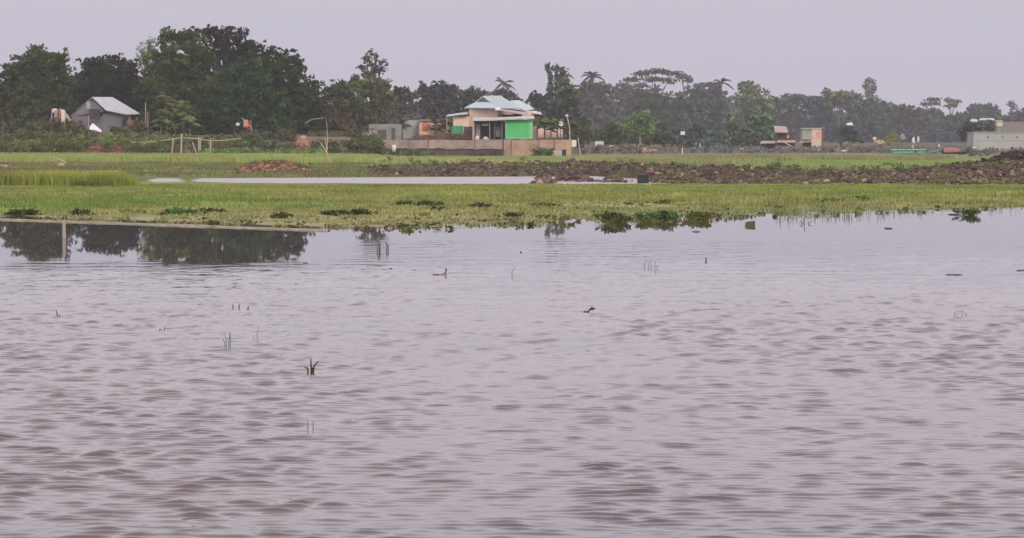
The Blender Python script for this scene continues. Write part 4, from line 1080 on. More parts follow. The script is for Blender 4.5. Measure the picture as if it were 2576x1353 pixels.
# washing on poles
wl = thing('clothes_rack', (P(145, 312, 322)[0], 322, lz), 'two bamboo poles carrying the washing left of the tin shed', 'clothes rack')
for x0, x1, y0 in ((131, 128, 275), (163, 162, 282)):
    a = P(x0, y0, 321); b = P(x1, 318, 321); MB().tube([a, (b[0], 321, b[2] - .6)], .05, 6).build('post', BAMBOO, wl)
MB().tube([P(130, 275, 321), P(165, 279, 321)], .025, 5).build('line', BAMBOO, wl)
def cloth(x0, y0, x1, y1, Y, name, mat, label, group='washing on the left'):
    n, mrow = 7, 6; vs = []; fs = []
    for j in range(mrow):
        for i in range(n):
            u = i / (n - 1); v = j / (mrow - 1)
            p = P(x0 + (x1 - x0) * u + 1.2 * v * math.sin(x0 + u * 4), y0 + (y1 - y0) * v * (1 - .06 * math.sin(u * 7 + x0)), Y)
            vs.append((p[0], Y + .06 * math.sin(u * 9 + x0) * (.3 + v), p[2]))
    for j in range(mrow - 1):
        for i in range(n - 1): fs.append((j * n + i, (j + 1) * n + i, (j + 1) * n + i + 1, j * n + i + 1))
    o = MB().add(vs, fs).build(name, mat, smooth=True)
    md = o.modifiers.new('thick', 'SOLIDIFY'); md.thickness = .02
    return tag(o, label, 'cloth', group)
cloth(132, 273, 143, 284, 320.9, 'hanging_cloth', WHITE, 'small white cloth at the top of the left washing pole')
cloth(137, 277, 145, 307, 320.8, 'hanging_cloth', M('dusty_pink_cloth', (.38, .28, .30), .9, 3), 'dull pink grey cloth next to the white one')
cloth(147, 274, 156, 305, 320.9, 'hanging_cloth', M('dull_red_cloth', (.36, .19, .15), .9, 3), 'brownish red cloth in the middle of the washing')
cloth(153, 277, 163, 308, 320.6, 'hanging_cloth', M('cream_cloth', (.78, .66, .55), .9, 3), 'bright cream cloth on the right washing pole')
pf = P(610, 298, 320)
wl = thing('clothes_pole', (P(628, 350, 320)[0], 320, tz(P(628, 350, 320)[0], 320)), 'leaning pole with red cloths in front of the grove', 'pole')
MB().tube([P(608, 296, 320), P(632, 320, 320), P(634, 356, 320)], [.04, .05, .06], 6).build('pole_shaft', BAMBOO, wl)
cloth(613, 301, 623, 320, 319.8, 'hanging_cloth', M('salmon_cloth', (.62, .30, .22), .9, 3), 'salmon orange cloth on the leaning pole', 'red washing in front of the grove')
cloth(620, 303, 633, 330, 320.3, 'hanging_cloth', M('dark_red_cloth', (.26, .06, .07), .9, 3), 'dark red cloth behind the salmon one', 'red washing in front of the grove')
cloth(628, 326, 635, 345, 319.7, 'hanging_cloth', M('grey_pink_cloth', (.40, .30, .28), .9, 3), 'grey pink cloth at the foot of the leaning pole', 'red washing in front of the grove')
cloth(320, 303, 334, 330, 323, 'hanging_cloth', M('brick_red_cloth', (.24, .10, .09), .9, 3), 'faded red cloth beside the tin shed corner', 'red washing in front of the grove')
cloth(594, 309, 602, 316, 321, 'hanging_cloth', WHITE, 'tiny white cloth left of the leaning pole', 'red washing in front of the grove')
# tarpaulin
c0 = P(234, 322, 312)
t_ = thing('tarpaulin', (c0[0], 312, tz(c0[0], 312)), 'crumpled white tarpaulin propped in front of the tin shed', 'tarpaulin')
mb = MB(); mb.add([P(226, 318, 311), P(233, 309.5, 311.6), P(242, 316, 311.4), P(256, 328, 311), P(255, 332, 310.2), P(238, 327, 309.7), P(225, 325, 310.2)], [(0, 6, 5, 2, 1), (2, 5, 4, 3)])
o = mb.build('sheet', M('white_tarpaulin', (.80, .72, .75), .6, 2), t_); md = o.modifiers.new('t', 'SOLIDIFY'); md.thickness = .03
MB().tube([P(226, 325, 310.6), P(222, 336, 310.8)], .035, 5).build('prop', BAMBOO, t_)
MB().tube([P(254, 331, 310.6), P(252, 340, 310.6)], .035, 5).build('prop', BAMBOO, t_)
# reddish earth lumps at the field edge
for x, w, lab in ((243, 24, 'larger red earth lump at the edge of the rice field'), (295, 17, 'smaller red earth lump right of the larger one')):
    c = P(x, 372, 303.5); t_ = thing('earth_heap', (c[0], 303.5, .6), lab, 'earth heap', 'red earth lumps on the left bank')
    MB().lump((c[0], 304, .75), (w * MPX(304), .7, .75), 12, 8, .3, (.24, .09, .07), x * .1).build('earth', SOIL, t_)

# bamboo fence
bf = thing('bamboo_fence', (P(500, 380, 305)[0], 305, .9), 'rough bamboo rail fence along the left bank', 'fence')
for (x0, y0, x1, y1, r_) in ((436, 347, 431, 384, .07), (457, 336, 455, 384, .09), (484, 358, 499, 384, .06), (500, 345, 501, 382, .08), (529, 347, 530, 374, .06), (505, 345, 503, 370, .05)):
    a = P(x0, y0, 304.6); b = P(x1, y1, 304.6); MB().tube([a, (b[0], 304.6, min(b[2], tz(b[0], 304.6)) - .15)], r_, 6).build('post', BAMBOO, bf)
for pts in ([(330, 358), (380, 357), (436, 349), (457, 346), (500, 349)], [(500, 349), (529, 354), (560, 353), (606, 348)]):
    MB().tube([P(x, y, 304.5) for x, y in pts], .04, 5).build('rail', BAMBOO, bf)
# haystack
c = P(761, 366, 306)
hs = thing('haystack', (c[0], 306, .7), 'orange brown domed haystack with a pale cap', 'haystack')
mb = MB(); n_ = 20
zb = .5; zt_ = P(761, 343, 306)[2]; prof = [(0, 1.0), (.25, 1.04), (.5, .95), (.75, .72), (.9, .42), (1.0, .06)]
vs = []; fs = []
for t, r_ in prof:
    for i in range(n_):
        th = 2 * math.pi * i / n_; rr = r_ * 20 * MPX(306) * (1 + .06 * math.sin(i * 2.3 + t * 9))
        vs.append((c[0] + rr * math.cos(th), 306 + rr * math.sin(th), zb + (zt_ - zb) * t))
for j in range(len(prof) - 1):
    for i in range(n_): fs.append((j * n_ + i, j * n_ + (i + 1) % n_, (j + 1) * n_ + (i + 1) % n_, (j + 1) * n_ + i))
mb.add(vs, fs); mb.build('straw', M('straw', (.36, .18, .11), .95, 5, (.25, .12, .075), .7, (1, 1, 3), bump=.6), hs, True)
MB().lump((c[0] + .1, 305.8, zt_ - .18), (.38, .38, .26), 10, 6, .2).build('cap', M('grey_cap', (.38, .34, .30), .9, 4), hs, True)
# forked pole leaning in the field
fp = thing('forked_pole', (P(834, 418, 232)[0], 232, .1), 'tall forked bamboo pole leaning in front of the brown tree', 'pole')
b = P(834, 417, 232); k_ = P(822, 385, 232)
MB().tube([b, k_], [.04, .07], 6).build('shaft', BAMBOO, fp)
MB().tube([k_, P(806, 358, 232)], [.05, .035], 6).build('fork', BAMBOO, fp)
MB().tube([k_, P(824, 350, 232), P(823, 322, 232), P(820, 296, 232)], [.045, .03, .02, .012], 6).build('fork', BAMBOO, fp)
MB().tube([k_, P(818, 345, 232)], [.04, .015], 6).build('fork', BAMBOO, fp)
MB().tube([P(768, 310, 330), P(785, 300, 330), P(815, 296, 330)], [.05, .04, .03], 5).build('branch', PALEBARK)
o = bpy.data.objects['branch']; tag(o, 'pale bare branch arching over the haystack', 'branch')

# ------------------------------------------------------------------ right side village
# tower block
TY = 400
tw = thing('tower_block', (P(2045, 378, TY)[0], TY, .2), 'narrow two storey concrete block, grey left and peach right', 'building')
PEACHR = M('bright_peach_render', (.62, .49, .39), .85, .5, (.60, .33, .26), .5)  # own peach render, a different colour from the grey side
mb = MB(); mb.pbox(2041.2, 324, 2066.5, 379, TY, 3.0); mb.build('wall', PEACHR, tw)
mb = MB(); mb.pbox(2018.5, 324, 2041, 351, TY + .15, 2.8); mb.build('side_wall', M('grey_green_render', (.34, .36, .31), .9, .8), tw)
mb = MB(); mb.pbox(2017, 321.8, 2067.6, 323.9, TY - .2, 3.4); mb.build('roof', SLABW, tw)
mb = MB(); mb.pbox(2022, 351.2, 2041, 379, TY + .9, 2); mb.build('shade_wall', M('dark_brown_render', (.10, .07, .07), .9, 1), tw)
mb = MB(); mb.slab([P(2010, 358, TY - 1.2), P(2041, 356, TY - 1.2), P(2041, 351, TY + .9), P(2014, 353, TY + .9)], (0, 0, -.08)); mb.build('porch_roof', TINRUST, tw)
mb = MB(); mb.pbox(2050, 370, 2055, 379, TY - .03, .2); mb.build('doorway', DARK, tw)
mb = MB(); mb.pbox(2043, 346, 2064, 347.2, TY - .05, .2); mb.build('ledge', M('red_ledge', (.42, .24, .19), .9, 2), tw)
mb = MB(); mb.pbox(2053, 332, 2063, 342, TY - .03, .1); mb.build('patch', M('rose_patch', (.62, .30, .27), .9, 2), tw)
mb = MB(); mb.pbox(2066.7, 326, 2071, 379, TY + .4, 2.4); mb.build('brown_side', M('brown_side_wall', (.18, .11, .07), .9, 1), tw)

h1 = thing('hut', (P(1968, 378, 420)[0], 420, .3), 'brown two level hut with pinkish tin roof left of the tower', 'hut')
mb = MB(); mb.slab([P(1950, 331, 418), P(1983, 332, 418), P(1978, 318, 423), P(1946, 316, 423)], (0, 0, -.12)); mb.build('roof', M('pink_tin', (.42, .30, .29), .7, 1, (.3, .2, .18), .6), h1)
mb = MB(); mb.pbox(1955, 331, 2000, 378, 419.5, 3); mb.build('wall', M('dark_brown_wall', (.085, .06, .06), .9, 1), h1)
mb = MB(); mb.slab([P(1953, 357, 415), P(1999, 357, 415), P(2002, 352, 419.4), P(1958, 352, 419.4)], (0, 0, -.1)); mb.build('porch_roof', M('tan_tin', (.42, .34, .27), .7, 1), h1)
mb = MB(); mb.pbox(1981, 339, 1983.5, 347, 419.3, .1); mb.build('window', WHITE, h1)
MB().slab([P(1965, 354, 412), P(1969, 354, 412), P(2003, 373, 410), P(1999, 374, 410)], (0, .3, 0)).build('plank', M('pale_plank', (.42, .36, .34), .8, 3)); tag(bpy.data.objects['plank'], 'long pale plank leaning beside the brown hut', 'plank')
h2 = thing('hut', (P(1935, 378, 425)[0], 425, .3), 'low reddish hut half hidden by the thicket', 'hut')
mb = MB(); mb.pbox(1915, 358, 1953, 379, 425, 3); mb.build('wall', M('red_brown_wall', (.17, .11, .10), .9, 1), h2)
mb = MB(); mb.slab([P(1912, 360, 423), P(1956, 360, 423), P(1952, 354, 428), P(1916, 354, 428)], (0, 0, -.1)); mb.build('roof', TINRUST, h2)
for x, y, w, hh, lab, c_ in ((2081, 370, 10, 8, 'brown straw heap right of the tower block', (.17, .12, .10)), (2094, 374, 7, 5, 'small dark heap right of the straw heap', (.12, .085, .08)), (2213, 372, 8, 12, 'dark cone heap topped with yellow straw', (.08, .07, .07))):
    c = P(x, y, 395); t_ = thing('straw_heap', (c[0], 395, .2), lab, 'heap', 'heaps in the far yard')
    MB().lump((c[0], 395, c[2] - .2), (w * MPX(395), .7, hh * MPX(395)), 10, 7, .2, None, x).build('straw', M('heap%d' % x, c_, .95, 2), t_, True)
    if x == 2213: MB().lump((c[0], 394.8, P(0, 358, 395)[2]), (.75, .4, .42), 9, 6, .4, None, 3).build('cap', M('yellow_straw', (.42, .36, .22), .9, 3), t_)
# long grey building
BY = 430
lb = thing('long_building', (P(2520, 375, BY)[0], BY, .2), 'long plain grey building at the right edge', 'building')
mb = MB(); mb.pbox(2449, 333.6, 2700, 382, BY, 6); mb.build('wall', M('stained_grey_wall', (.38, .40, .37), .9, .35, (.30, .32, .31), .9), lb)
mb = MB(); mb.pbox(2447.5, 331.4, 2702, 333.5, BY - .15, 6.3); mb.build('roof', M('dull_khaki_roof', (.36, .38, .33), .8, .3, (.28, .29, .26), .8), lb)
for x in (2483, 2520, 2556): mb = MB(); mb.pbox(x, 341, x + 5, 348, BY - .04, .1); mb.build('window', M('faded_window', (.22, .22, .21), .8, 2), lb)
mb = MB(); mb.pbox(2449, 352, 2700, 353.2, BY - .05, .1); mb.build('ledge', M('wall_ledge', (.40, .39, .35), .9, 2), lb)
hh_ = thing('thatched_hut', (P(2545, 340, 470)[0], 470, .3), 'dark roofed hut behind the long grey building', 'hut')
mb = MB(); mb.slab([P(2500, 331, 462), P(2640, 331, 462), P(2630, 306, 474), P(2515, 306, 474)], (0, 0, -.2)); mb.build('roof', M('dark_thatch', (.17, .15, .125), .95, 1), hh_)
mb = MB(); mb.pbox(2504, 331.5, 2636, 372, 464.5, 5); mb.build('wall', GREYP, hh_)
t_ = thing('water_tank', (P(2515, 317, 462)[0], 462, 3), 'small cream box structure above the long grey building', 'tank')
mb = MB(); mb.pbox(2508, 305, 2522, 317.5, 461, 1.4); mb.build('tank_body', M('cream_box', (.66, .56, .42), .8, 2), t_)
mb = MB(); mb.pbox(2507, 302.5, 2523, 304.8, 460.8, 1.8); mb.build('lid', SLABW, t_)
mb = MB(); mb.pbox(2509, 317.6, 2521, 368, 461.2, 1.0); mb.build('base', GREYP, t_)
for (x0, x1, y0, y1, lab) in ((2439, 2461, 299, 306, 'small pale roofed house under the round dark tree'), (2463, 2503, 297, 300.5, 'low house with a bright thin tin roof under the round tree')):
    t_ = thing('far_house', (P((x0 + x1) / 2, 340, 520)[0], 520, .4), lab, 'house', 'pale roofed houses in the far right trees')
    mb = MB(); mb.slab([P(x0, y1, 517), P(x1, y1, 517), P(x1 - 4, y0, 523), P(x0 + 4, y0, 523)], (0, 0, -.15)); mb.build('roof', TINGREY, t_)
    mb = MB(); mb.pbox(x0 + 2, y1 + .5, x1 - 2, 368, 518, 4); mb.build('wall', M('far_grey_wall', (.20, .20, .21), .9, 1), t_)
for x0, y0, x1, y1, lab in ((2188, 314, 2206, 320, 'small white tin roof among the dark trees above the yard'),):
    pass
t_ = thing('far_house', (P(2150, 340, 505)[0], 505, .4), 'tiny white roof showing among the dark trees', 'house', 'pale roofed houses in the far right trees')
mb = MB(); mb.slab([P(2128, 313, 503), P(2146, 314, 503), P(2143, 308, 506), P(2132, 309, 506)], (0, 0, -.12)); mb.build('roof', WHITE, t_)
mb = MB(); mb.pbox(2130, 314.5, 2145, 366, 503.5, 2); mb.build('wall', M('far_dark_wall', (.07, .07, .075), .9, 1), t_)

# boats
def boat(name, Y, xa, xb, ydeck, ykeel, mat, label, bow=1, cab=None):
    """wooden country boat, hull lofted from bow to stern along X"""
    m = MPX(Y); pa = P(xa, ykeel, Y); pb = P(xb, ykeel, Y); zk = pa[2]; zd = P(xa, ydeck, Y)[2]
    r = thing(name, ((pa[0] + pb[0]) / 2, Y, zk), label, 'boat', 'boats beached at the far village')
    N = 22; sec = []
    for i in range(N + 1):
        t = i / N; X_ = pa[0] + (pb[0] - pa[0]) * t
        s_ = abs(2 * t - 1); wd = .75 * (1 - s_ ** 3) + .04
        up = (max(0, (t - .62) / .38) ** 2 * .55) + (max(0, (.15 - t) / .15) ** 2 * .15)
        zt2 = zd + up; zb2 = zk + up * .85
        sec.append([(X_, Y - wd, zt2), (X_, Y - wd * .8, (zt2 + zb2) / 2), (X_, Y, zb2), (X_, Y + wd * .8, (zt2 + zb2) / 2), (X_, Y + wd, zt2), (X_, Y + wd * .85, zt2 - .06), (X_, Y, zb2 + .1), (X_, Y - wd * .85, zt2 - .06)])
    vs = [p for s_ in sec for p in s_]; fs = []
    for i in range(N):
        for k in range(8): fs.append((i * 8 + k, i * 8 + (k + 1) % 8, (i + 1) * 8 + (k + 1) % 8, (i + 1) * 8 + k))
    fs += [tuple(range(7, -1, -1)), tuple(N * 8 + k for k in range(8))]
    MB().add(vs, fs).build('hull', mat, r)
    return r
BG = M('sea_green_paint', (.11, .36, .24), .6, 1, (.08, .27, .19), .5)
b1_ = boat('boat', 336, 2246, 2362, 385.5, 391, BG, 'sea green cabin boat beyond the rice field')
mb = MB(); mb.pbox(2247, 377.5, 2328, 386.4, 335.5, 1.0); mb.build('cabin', M('sea_green_cabin', (.13, .42, .29), .6, .7, (.09, .32, .22), .5), b1_)
mb = MB(); mb.pbox(2244, 375.6, 2331, 377.4, 335.2, 1.6); mb.build('cabin_roof', M('pale_green_roof', (.45, .58, .52), .7, 1), b1_)
for x in (2290, 2301, 2314): mb = MB(); mb.pbox(x, 379, x + 4, 384, 335.44, .1); mb.build('window', DARK if x == 2301 else M('pale_shutter', (.35, .5, .45), .7, 2), b1_)
b2_ = boat('boat', 352, 2368, 2445, 382, 389, M('rust_brown_hull', (.07, .05, .045), .8, 2), 'dark brown boat with red thatched hood right of the green boat')
mb = MB(); vs = []; fs = []
xa_, xb_ = P(2372, 383, 352)[0], P(2412, 383, 352)[0]
for i in range(6):
    for k in range(9):
        th = math.pi * k / 8; vs.append((xa_ + (xb_ - xa_) * i / 5, 352 - .7 * math.cos(th), P(0, 383, 352)[2] + .62 * math.sin(th) * (1 - .08 * abs(i - 2.5))))
for i in range(5):
    for k in range(8): fs.append((i * 9 + k, i * 9 + k + 1, (i + 1) * 9 + k + 1, (i + 1) * 9 + k))
mb.add(vs, fs); o = mb.build('hood', M('red_brown_thatch', (.30, .17, .13), .9, 3, (.16, .10, .09), .7), b2_); md = o.modifiers.new('t', 'SOLIDIFY'); md.thickness = .05

# signs, stakes, litter on the right
sg = thing('signboard', (P(1508, 380, 372)[0], 372, .1), 'pale rectangular board on two legs right of the retaining wall', 'signboard')
mb = MB(); mb.pbox(1497, 355, 1519, 366.5, 372, .08); mb.build('board', M('pale_board', (.55, .58, .56), .7, 2), sg)
for x in (1500, 1516): MB().tube([P(x, 366, 372.1), P(x, 382, 372.1)], .05, 5).build('leg', DARKWOOD, sg)
MB().tube([P(1498, 352.5, 372.1), P(1520, 353.5, 372.1)], .04, 5).build('top_bar', DARKWOOD, sg)
sg = thing('signboard', (P(1718, 380, 400)[0], 400, .1), 'small white square sign high against the dark trees', 'signboard')
mb = MB(); mb.pbox(1712, 330, 1723, 339, 400, .06); mb.build('board', WHITE, sg)
MB().tube([P(1718, 334, 400.1), P(1718, 382, 400.1)], .05, 5).build('post', DARKWOOD, sg)
for (x, y0, y1, w, Y, mt, lab, cat) in ((1761, 360, 378, 1.7, 375, WHITE, 'taller thin white post at the field edge', 'post'), (1716.5, 373, 386, 2.4, 322, WHITE, 'short thick white post by the rice field', 'post'),
                                   (1602.5, 362, 384, 1.2, 340, DARKWOOD, 'black stake left of the pale trunked tree', 'post'), (1790, 371, 380, 2, 370, M('pink_paint', (.55, .3, .33), .8, 2), 'small pink post right of the white posts', 'post')):
    a = P(x, y0, Y); b = P(x, y1, Y); zb = tz(a[0], Y) - .1
    o = MB().tube([a, (a[0], Y, zb)], w * MPX(Y) * .6, 6).build('post', mt); tag(o, lab, cat, 'posts along the far field edge')
for (x, y, rx, ry, Y, mt, nm, lab) in (
    (1866, 376, 6, 4, 372, WHITE, 'sack', 'bright white bundle at the edge of the rice field'), (1694, 376, 9, 2.4, 372, WHITE, 'tarpaulin', 'flat white tarpaulin left of the thick white post'),
    (2122, 379.5, 6, 1.8, 350, WHITE, 'sack', 'flat white sack in front of the far yard'), (1640, 379, 12, 4, 345, M('pink_brown_heap', (.34, .22, .19), .9, 2), 'rubble_heap', 'pinkish rubble under the pale round tree'),
    (1622, 378, 7, 7, 343, M('tan_heap', (.36, .26, .21), .9, 2), 'rubble_heap', 'pale tan heap beside the black stake'), (1540, 368, 8, 3, 378, WHITE, 'sack', 'low white bundle right of the pale signboard'),
    (2440, 351, 3, 4, 500, WHITE, 'sack', 'small white bundle left of the long wall'), (2438, 348, 4, 3, 510, GREYP, 'sack', 'grey bundle behind the white one'),
    (2200, 349, 5, 5, 470, M('white_blossom', (.7, .7, .62), .8, 2), 'white_bush', 'round white blossom bush in the dark trees'),
    (2298, 352, 3.5, 8, 430, WHITE, 'hanging_cloth', 'left white cloth above the green boat'), (2310, 350, 3, 7, 430, WHITE, 'hanging_cloth', 'right white cloth above the green boat'),
    (2295, 373, 5, 9, 400, M('tan_cloth', (.5, .42, .28), .9, 2), 'hanging_cloth', 'tan cloth above the green boat cabin'), (2270, 345, 8, 8, 440, GREYP, 'haystack', 'grey dome behind the green boat'),
    (2362, 366, 2.5, 3, 420, WHITE, 'sack', 'tiny white bundle above the green boat bow'), (2450, 373, 3, 4, 330, WHITE, 'sack', 'small bright bundle at the foot of the long wall')):
    c = P(x, y, Y); zb = tz(c[0], Y)
    t_ = thing(nm, (c[0], Y, zb), lab, nm.replace('_', ' '))
    MB().lump((c[0], Y, max(c[2], zb + .5 * ry * MPX(Y))), (rx * MPX(Y), max(.12, .6 * rx * MPX(Y)), ry * MPX(Y)), 9, 6, .3, None, x * .37).build('body', mt, t_)
    if c[2] - zb > ry * MPX(Y) + .15:
        MB().tube([(c[0], Y, c[2]), (c[0], Y, zb - .1)], .04, 5).build('pole', DARKWOOD, t_)

# black box and red cloth on the embankment
gb = G(1619, 461)
t_ = thing('pump_box', (gb[0], gb[1], 0), 'black box at the water edge in front of the embankment', 'box')
mb = MB(); s_ = MPX(gb[1]); mb.box(gb[0] - 15 * s_, gb[0] + 13 * s_, gb[1], gb[1] + .5, -.1, 21 * s_); mb.build('box_body', M('black_green_box', (.02, .028, .025), .7, 3), t_)
mb = MB(); mb.box(gb[0] - 15.8 * s_, gb[0] + 13.8 * s_, gb[1] - .03, gb[1] + .55, 21 * s_ + .002, 22.3 * s_); mb.build('lid', M('dull_lid', (.10, .09, .08), .8, 3), t_)
for x0, y0, x1, y1, mt, lab in ((1622, 429, 1642, 437, M('rose_cloth', (.24, .10, .10), .9, 3), 'rose red rag lying on the embankment above the black box'), (1638, 431, 1658, 441, M('straw_cloth', (.28, .22, .14), .9, 3), 'straw coloured rag right of the red one')):
    c = P((x0 + x1) / 2, (y0 + y1) / 2, 153); zz = tz(c[0], 153)
    o = MB().lump((c[0], 151.5, max(c[2], zz)), ((x1 - x0) / 2 * MPX(152), .3, .11), 12, 6, .45, None, x0).build('rag', mt, None, True); tag(o, lab, 'rag')

# ------------------------------------------------------------------ water plants and floating things
def hyacinth(x, y, wpx, hpx, label, color=(.045, .075, .02), n=None):
    g = G(x, y); Y = g[1]; m = MPX(Y); R = wpx * m / 2
    r = thing('water_hyacinth', (g[0], Y, 0), label, 'water plant', 'dark water hyacinth clumps on the weed mat')
    n = n or max(7, int(wpx / 4.5)); mb = MB(); Q = []; C = []
    for i in range(n):
        cx = g[0] + random.uniform(-R, R) * .95; cy = Y + random.gauss(0, .4)
        env = math.sqrt(max(.12, 1 - ((cx - g[0]) / R) ** 2))
        for k in range(11):
            a = random.uniform(0, 6.28); hgt = hpx * m * random.uniform(.15, .72) * env; out = random.uniform(.05, .28); w_ = random.uniform(.045, .10)
            bx, by = cx + .04 * math.cos(a), cy + .04 * math.sin(a); tx, ty = cx + out * math.cos(a), cy + out * math.sin(a)
            mb.tube([(bx, by, -.02), ((bx + tx) / 2, (by + ty) / 2, hgt * .6), (tx, ty, hgt)], .008, 3, (.14, .16, .05))
            s1 = np.array([-math.sin(a), math.cos(a), 0]) * w_; up = np.array([math.cos(a) * .6, math.sin(a) * .6, random.uniform(.2, 1)]) * w_
            c0 = np.array([tx, ty, hgt]); kk = random.uniform(.5, 1.7); cc = np.array(color) * kk
            if random.random() < .08: cc = np.array((.20, .24, .08))
            Q += [[c0 - s1 * .4, c0 + up * .6 - s1, c0 + up * 1.8 - s1 * .6, c0 + up], [c0 + up, c0 + up * 1.8 + s1 * .6, c0 + up * .6 + s1, c0 + s1 * .4]]; C += [cc, cc]
    mb.quads(np.array(Q), np.array(C)); mb.build('leaves', LEAF, r)
    return r
for a in ((58, 543, 62, 16, 'low clump nearest the left edge of the weed mat'), (205, 545, 44, 15, 'small round clump second from the left'), (330, 540, 36, 9, 'faint small clump left of the long left clump'),
          (455, 543, 60, 18, 'bright leaved left half of the long clump'), (525, 541, 62, 17, 'dark right half of the long clump on the left'), (710, 551, 26, 12, 'little clump standing alone before the dark reflection'),
          (848, 545, 56, 17, 'purple brown left half of the central low clump'), (905, 545, 62, 15, 'right half of the central low clump'), (1030, 521, 60, 18, 'left half of the rear clump on the dense weed'),
          (1085, 523, 55, 17, 'right half of the rear clump on the dense weed'), (1100, 533, 26, 8, 'flat scrap just below the rear clump'), (1370, 523, 58, 10, 'thin flat clump left of the water slot'),
          (1212, 524, 38, 10, 'small clump right of the rear clump'), (1540, 560, 66, 26, 'tall clump with pale leaves at the open water edge'), (1632, 555, 52, 22, 'left part of the big green clump at the water edge'),
          (1680, 554, 52, 24, 'right bright green part of the big clump at the water edge'), (1762, 553, 50, 20, 'yellowish clump right of the big green clump'), (2440, 541, 28, 16, 'rounded bright green plant alone in open water on the right'),
          (1998, 510, 26, 10, 'dark tuft left on the far right mat edge'), (2085, 511, 70, 9, 'long dark tuft on the right mat edge'), (2165, 508, 40, 12, 'leafy tuft right of the long dark one'),
          (1670, 513, 16, 9, 'tiny dark tuft on the thin shoreline bar'), (1290, 547, 20, 6, 'tiny flat scrap before the tall clump')):
    hyacinth(*a, color=(.10, .12, .03) if 'yellowish' in a[4] or 'tuft' in a[4] or 'faint' in a[4] or 'thin' in a[4] else ((.05, .12, .035) if 'green' in a[4] or 'bright' in a[4] else (.045, .06, .022)))

# small weed tufts scattered on the mat, too many to tell apart
def tufts():
    mb = MB(); n = 0
    while n < 420:
        x = random.uniform(-60, 2640); y = random.uniform(500, 583)
        if y > float(interp(x, MAT_EDGE)) - 3 or y < float(interp(x, DENSE_EDGE)) - 10: continue
        g = G(x, y); n += 1; m_ = random.randint(8, 26)
        cc = random.choice([(.07, .09, .025), (.11, .13, .03), (.16, .18, .05), (.09, .07, .04)])
        mb.quads(leafquads(np.array([g[0], g[1], .03]), m_, np.array([random.uniform(.1, .35), .25, .05]), .055), np.clip(np.array([cc] * m_) * (1 + rng.normal(0, .2, (m_, 1))), .004, .5))
    o = mb.build('pond_weed', LEAF); tag(o, 'scattered small tufts of pond weed over the thin mat', 'pond weed', kind='stuff')
tufts()

# mud lip along the straight left edge of the mat
mb = MB(); pts = []
for x in np.arange(-300, 830, 12.0):
    y = float(interp(x, MAT_EDGE)) - .5; g = G(x, y); pts.append((g[0], g[1] + random.uniform(-.05, .05), .0))
vs = []; fs = []
for i, p in enumerate(pts):
    hgt = .025 + .02 * random.random()
    wj = .35 * fbm(p[0] * .8, 0., 3, 4)
    vs += [(p[0], p[1] - .12 - wj, -.05), (p[0], p[1] - .06 - wj, hgt), (p[0], p[1] + .3, hgt * .8), (p[0], p[1] + .6, -.05)]
for i in range(len(pts) - 1):
    for k in range(3): fs.append((i * 4 + k, (i + 1) * 4 + k, (i + 1) * 4 + k + 1, i * 4 + k + 1))
o = mb.add(vs, fs).build('mud_bank', M('pale_wet_mud', (.33, .30, .24), .6, 1.3, (.2, .2, .1), .9)); tag(o, 'thin pale mud lip edging the weed mat above the dark reflection', 'mud bank', kind='structure')
# pale stake in the left shallows
g = G(162, 600)
st_ = thing('marker_post', (g[0], g[1], 0), 'pale stake standing in the dark reflection on the left', 'post')
MB().tube([(g[0], g[1], -.3), (g[0] - .01, g[1], .44)], [.05, .042], 8).build('post_shaft', M('bleached_wood', (.36, .33, .28), .8, 3), st_)

def stems(x, y, specs, label, color=(.14, .16, .08), cat='reed tuft', name='reed_tuft', r=.006):
    g = G(x, y); m = MPX(g[1]); t = thing(name, (g[0], g[1], 0), label, cat, 'small plants poking out of the open water')
    mb = MB()
    for pts in specs:
        q = [(g[0] + dx * m, g[1] + .03 * random.uniform(-1, 1), max(dz * m, -.1) if i else -.15) for i, (dx, dz) in enumerate(pts)]
        n_ = len(q); mb.tube(q, [max(r * (1 - .7 * i / n_), .0018) for i in range(n_)], 5, color)
    mb.build('stems', LEAF, t); return t
stems(570, 874, [[(0, 0), (0, 18), (-4, 34), (-14, 31)], [(4, 0), (6, 20), (9, 42)], [(-2, 0), (-6, 14), (-9, 22)], [(8, 0), (10, 30), (8, 38)]], 'taller pale reed tuft left of centre in open water', (.22, .24, .17), r=.006)
stems(783, 938, [[(0, 0), (0, 16), (-1, 36)], [(0, 12), (-10, 13), (-16, 14)], [(0, 8), (8, 18), (18, 30)], [(1, 0), (2, 10), (5, 14)]], 'dark yellow green sprig in the near left water', (.08, .09, .02), r=.012)
stems(955, 632, [[(0, 0), (-2, 18), (-4, 28)], [(2, 0), (1, 12), (0, 26)], [(16, 0), (19, 16), (14, 24)], [(-3, 0), (-6, 10), (-5, 20)], [(20, 0), (22, 12), (18, 20)]], 'grey green reed tuft with its reflection below the mat', (.12, .15, .10), r=.014)
stems(1635, 676, [[(-12, 0), (-14, 12), (-6, 20)], [(-4, 0), (-3, 12), (0, 22)], [(2, 0), (3, 14), (3, 24)], [(8, 0), (14, 14), (12, 22)], [(12, 0), (19, 10), (22, 4)]], 'spidery curved reed tuft in the middle right water', (.22, .19, .22), r=.006)
stems(1775, 659, [[(0, 0), (0, 12)], [(0, 6), (3, 10)]], 'single short dark stem right of the spidery tuft', (.08, .08, .08), r=.01)
stems(1290, 694, [[(0, 0), (-2, 10), (1, 16), (8, 17)]], 'thin arched stem in the centre water', (.2, .18, .2), r=.007)
stems(600, 776, [[(-16, 0), (-14, 6), (-14, 10)], [(0, 0), (2, 8), (4, 12)], [(20, 0), (25, 6), (27, 3)]], 'row of three short stems left of centre', (.10, .09, .11), r=.01)
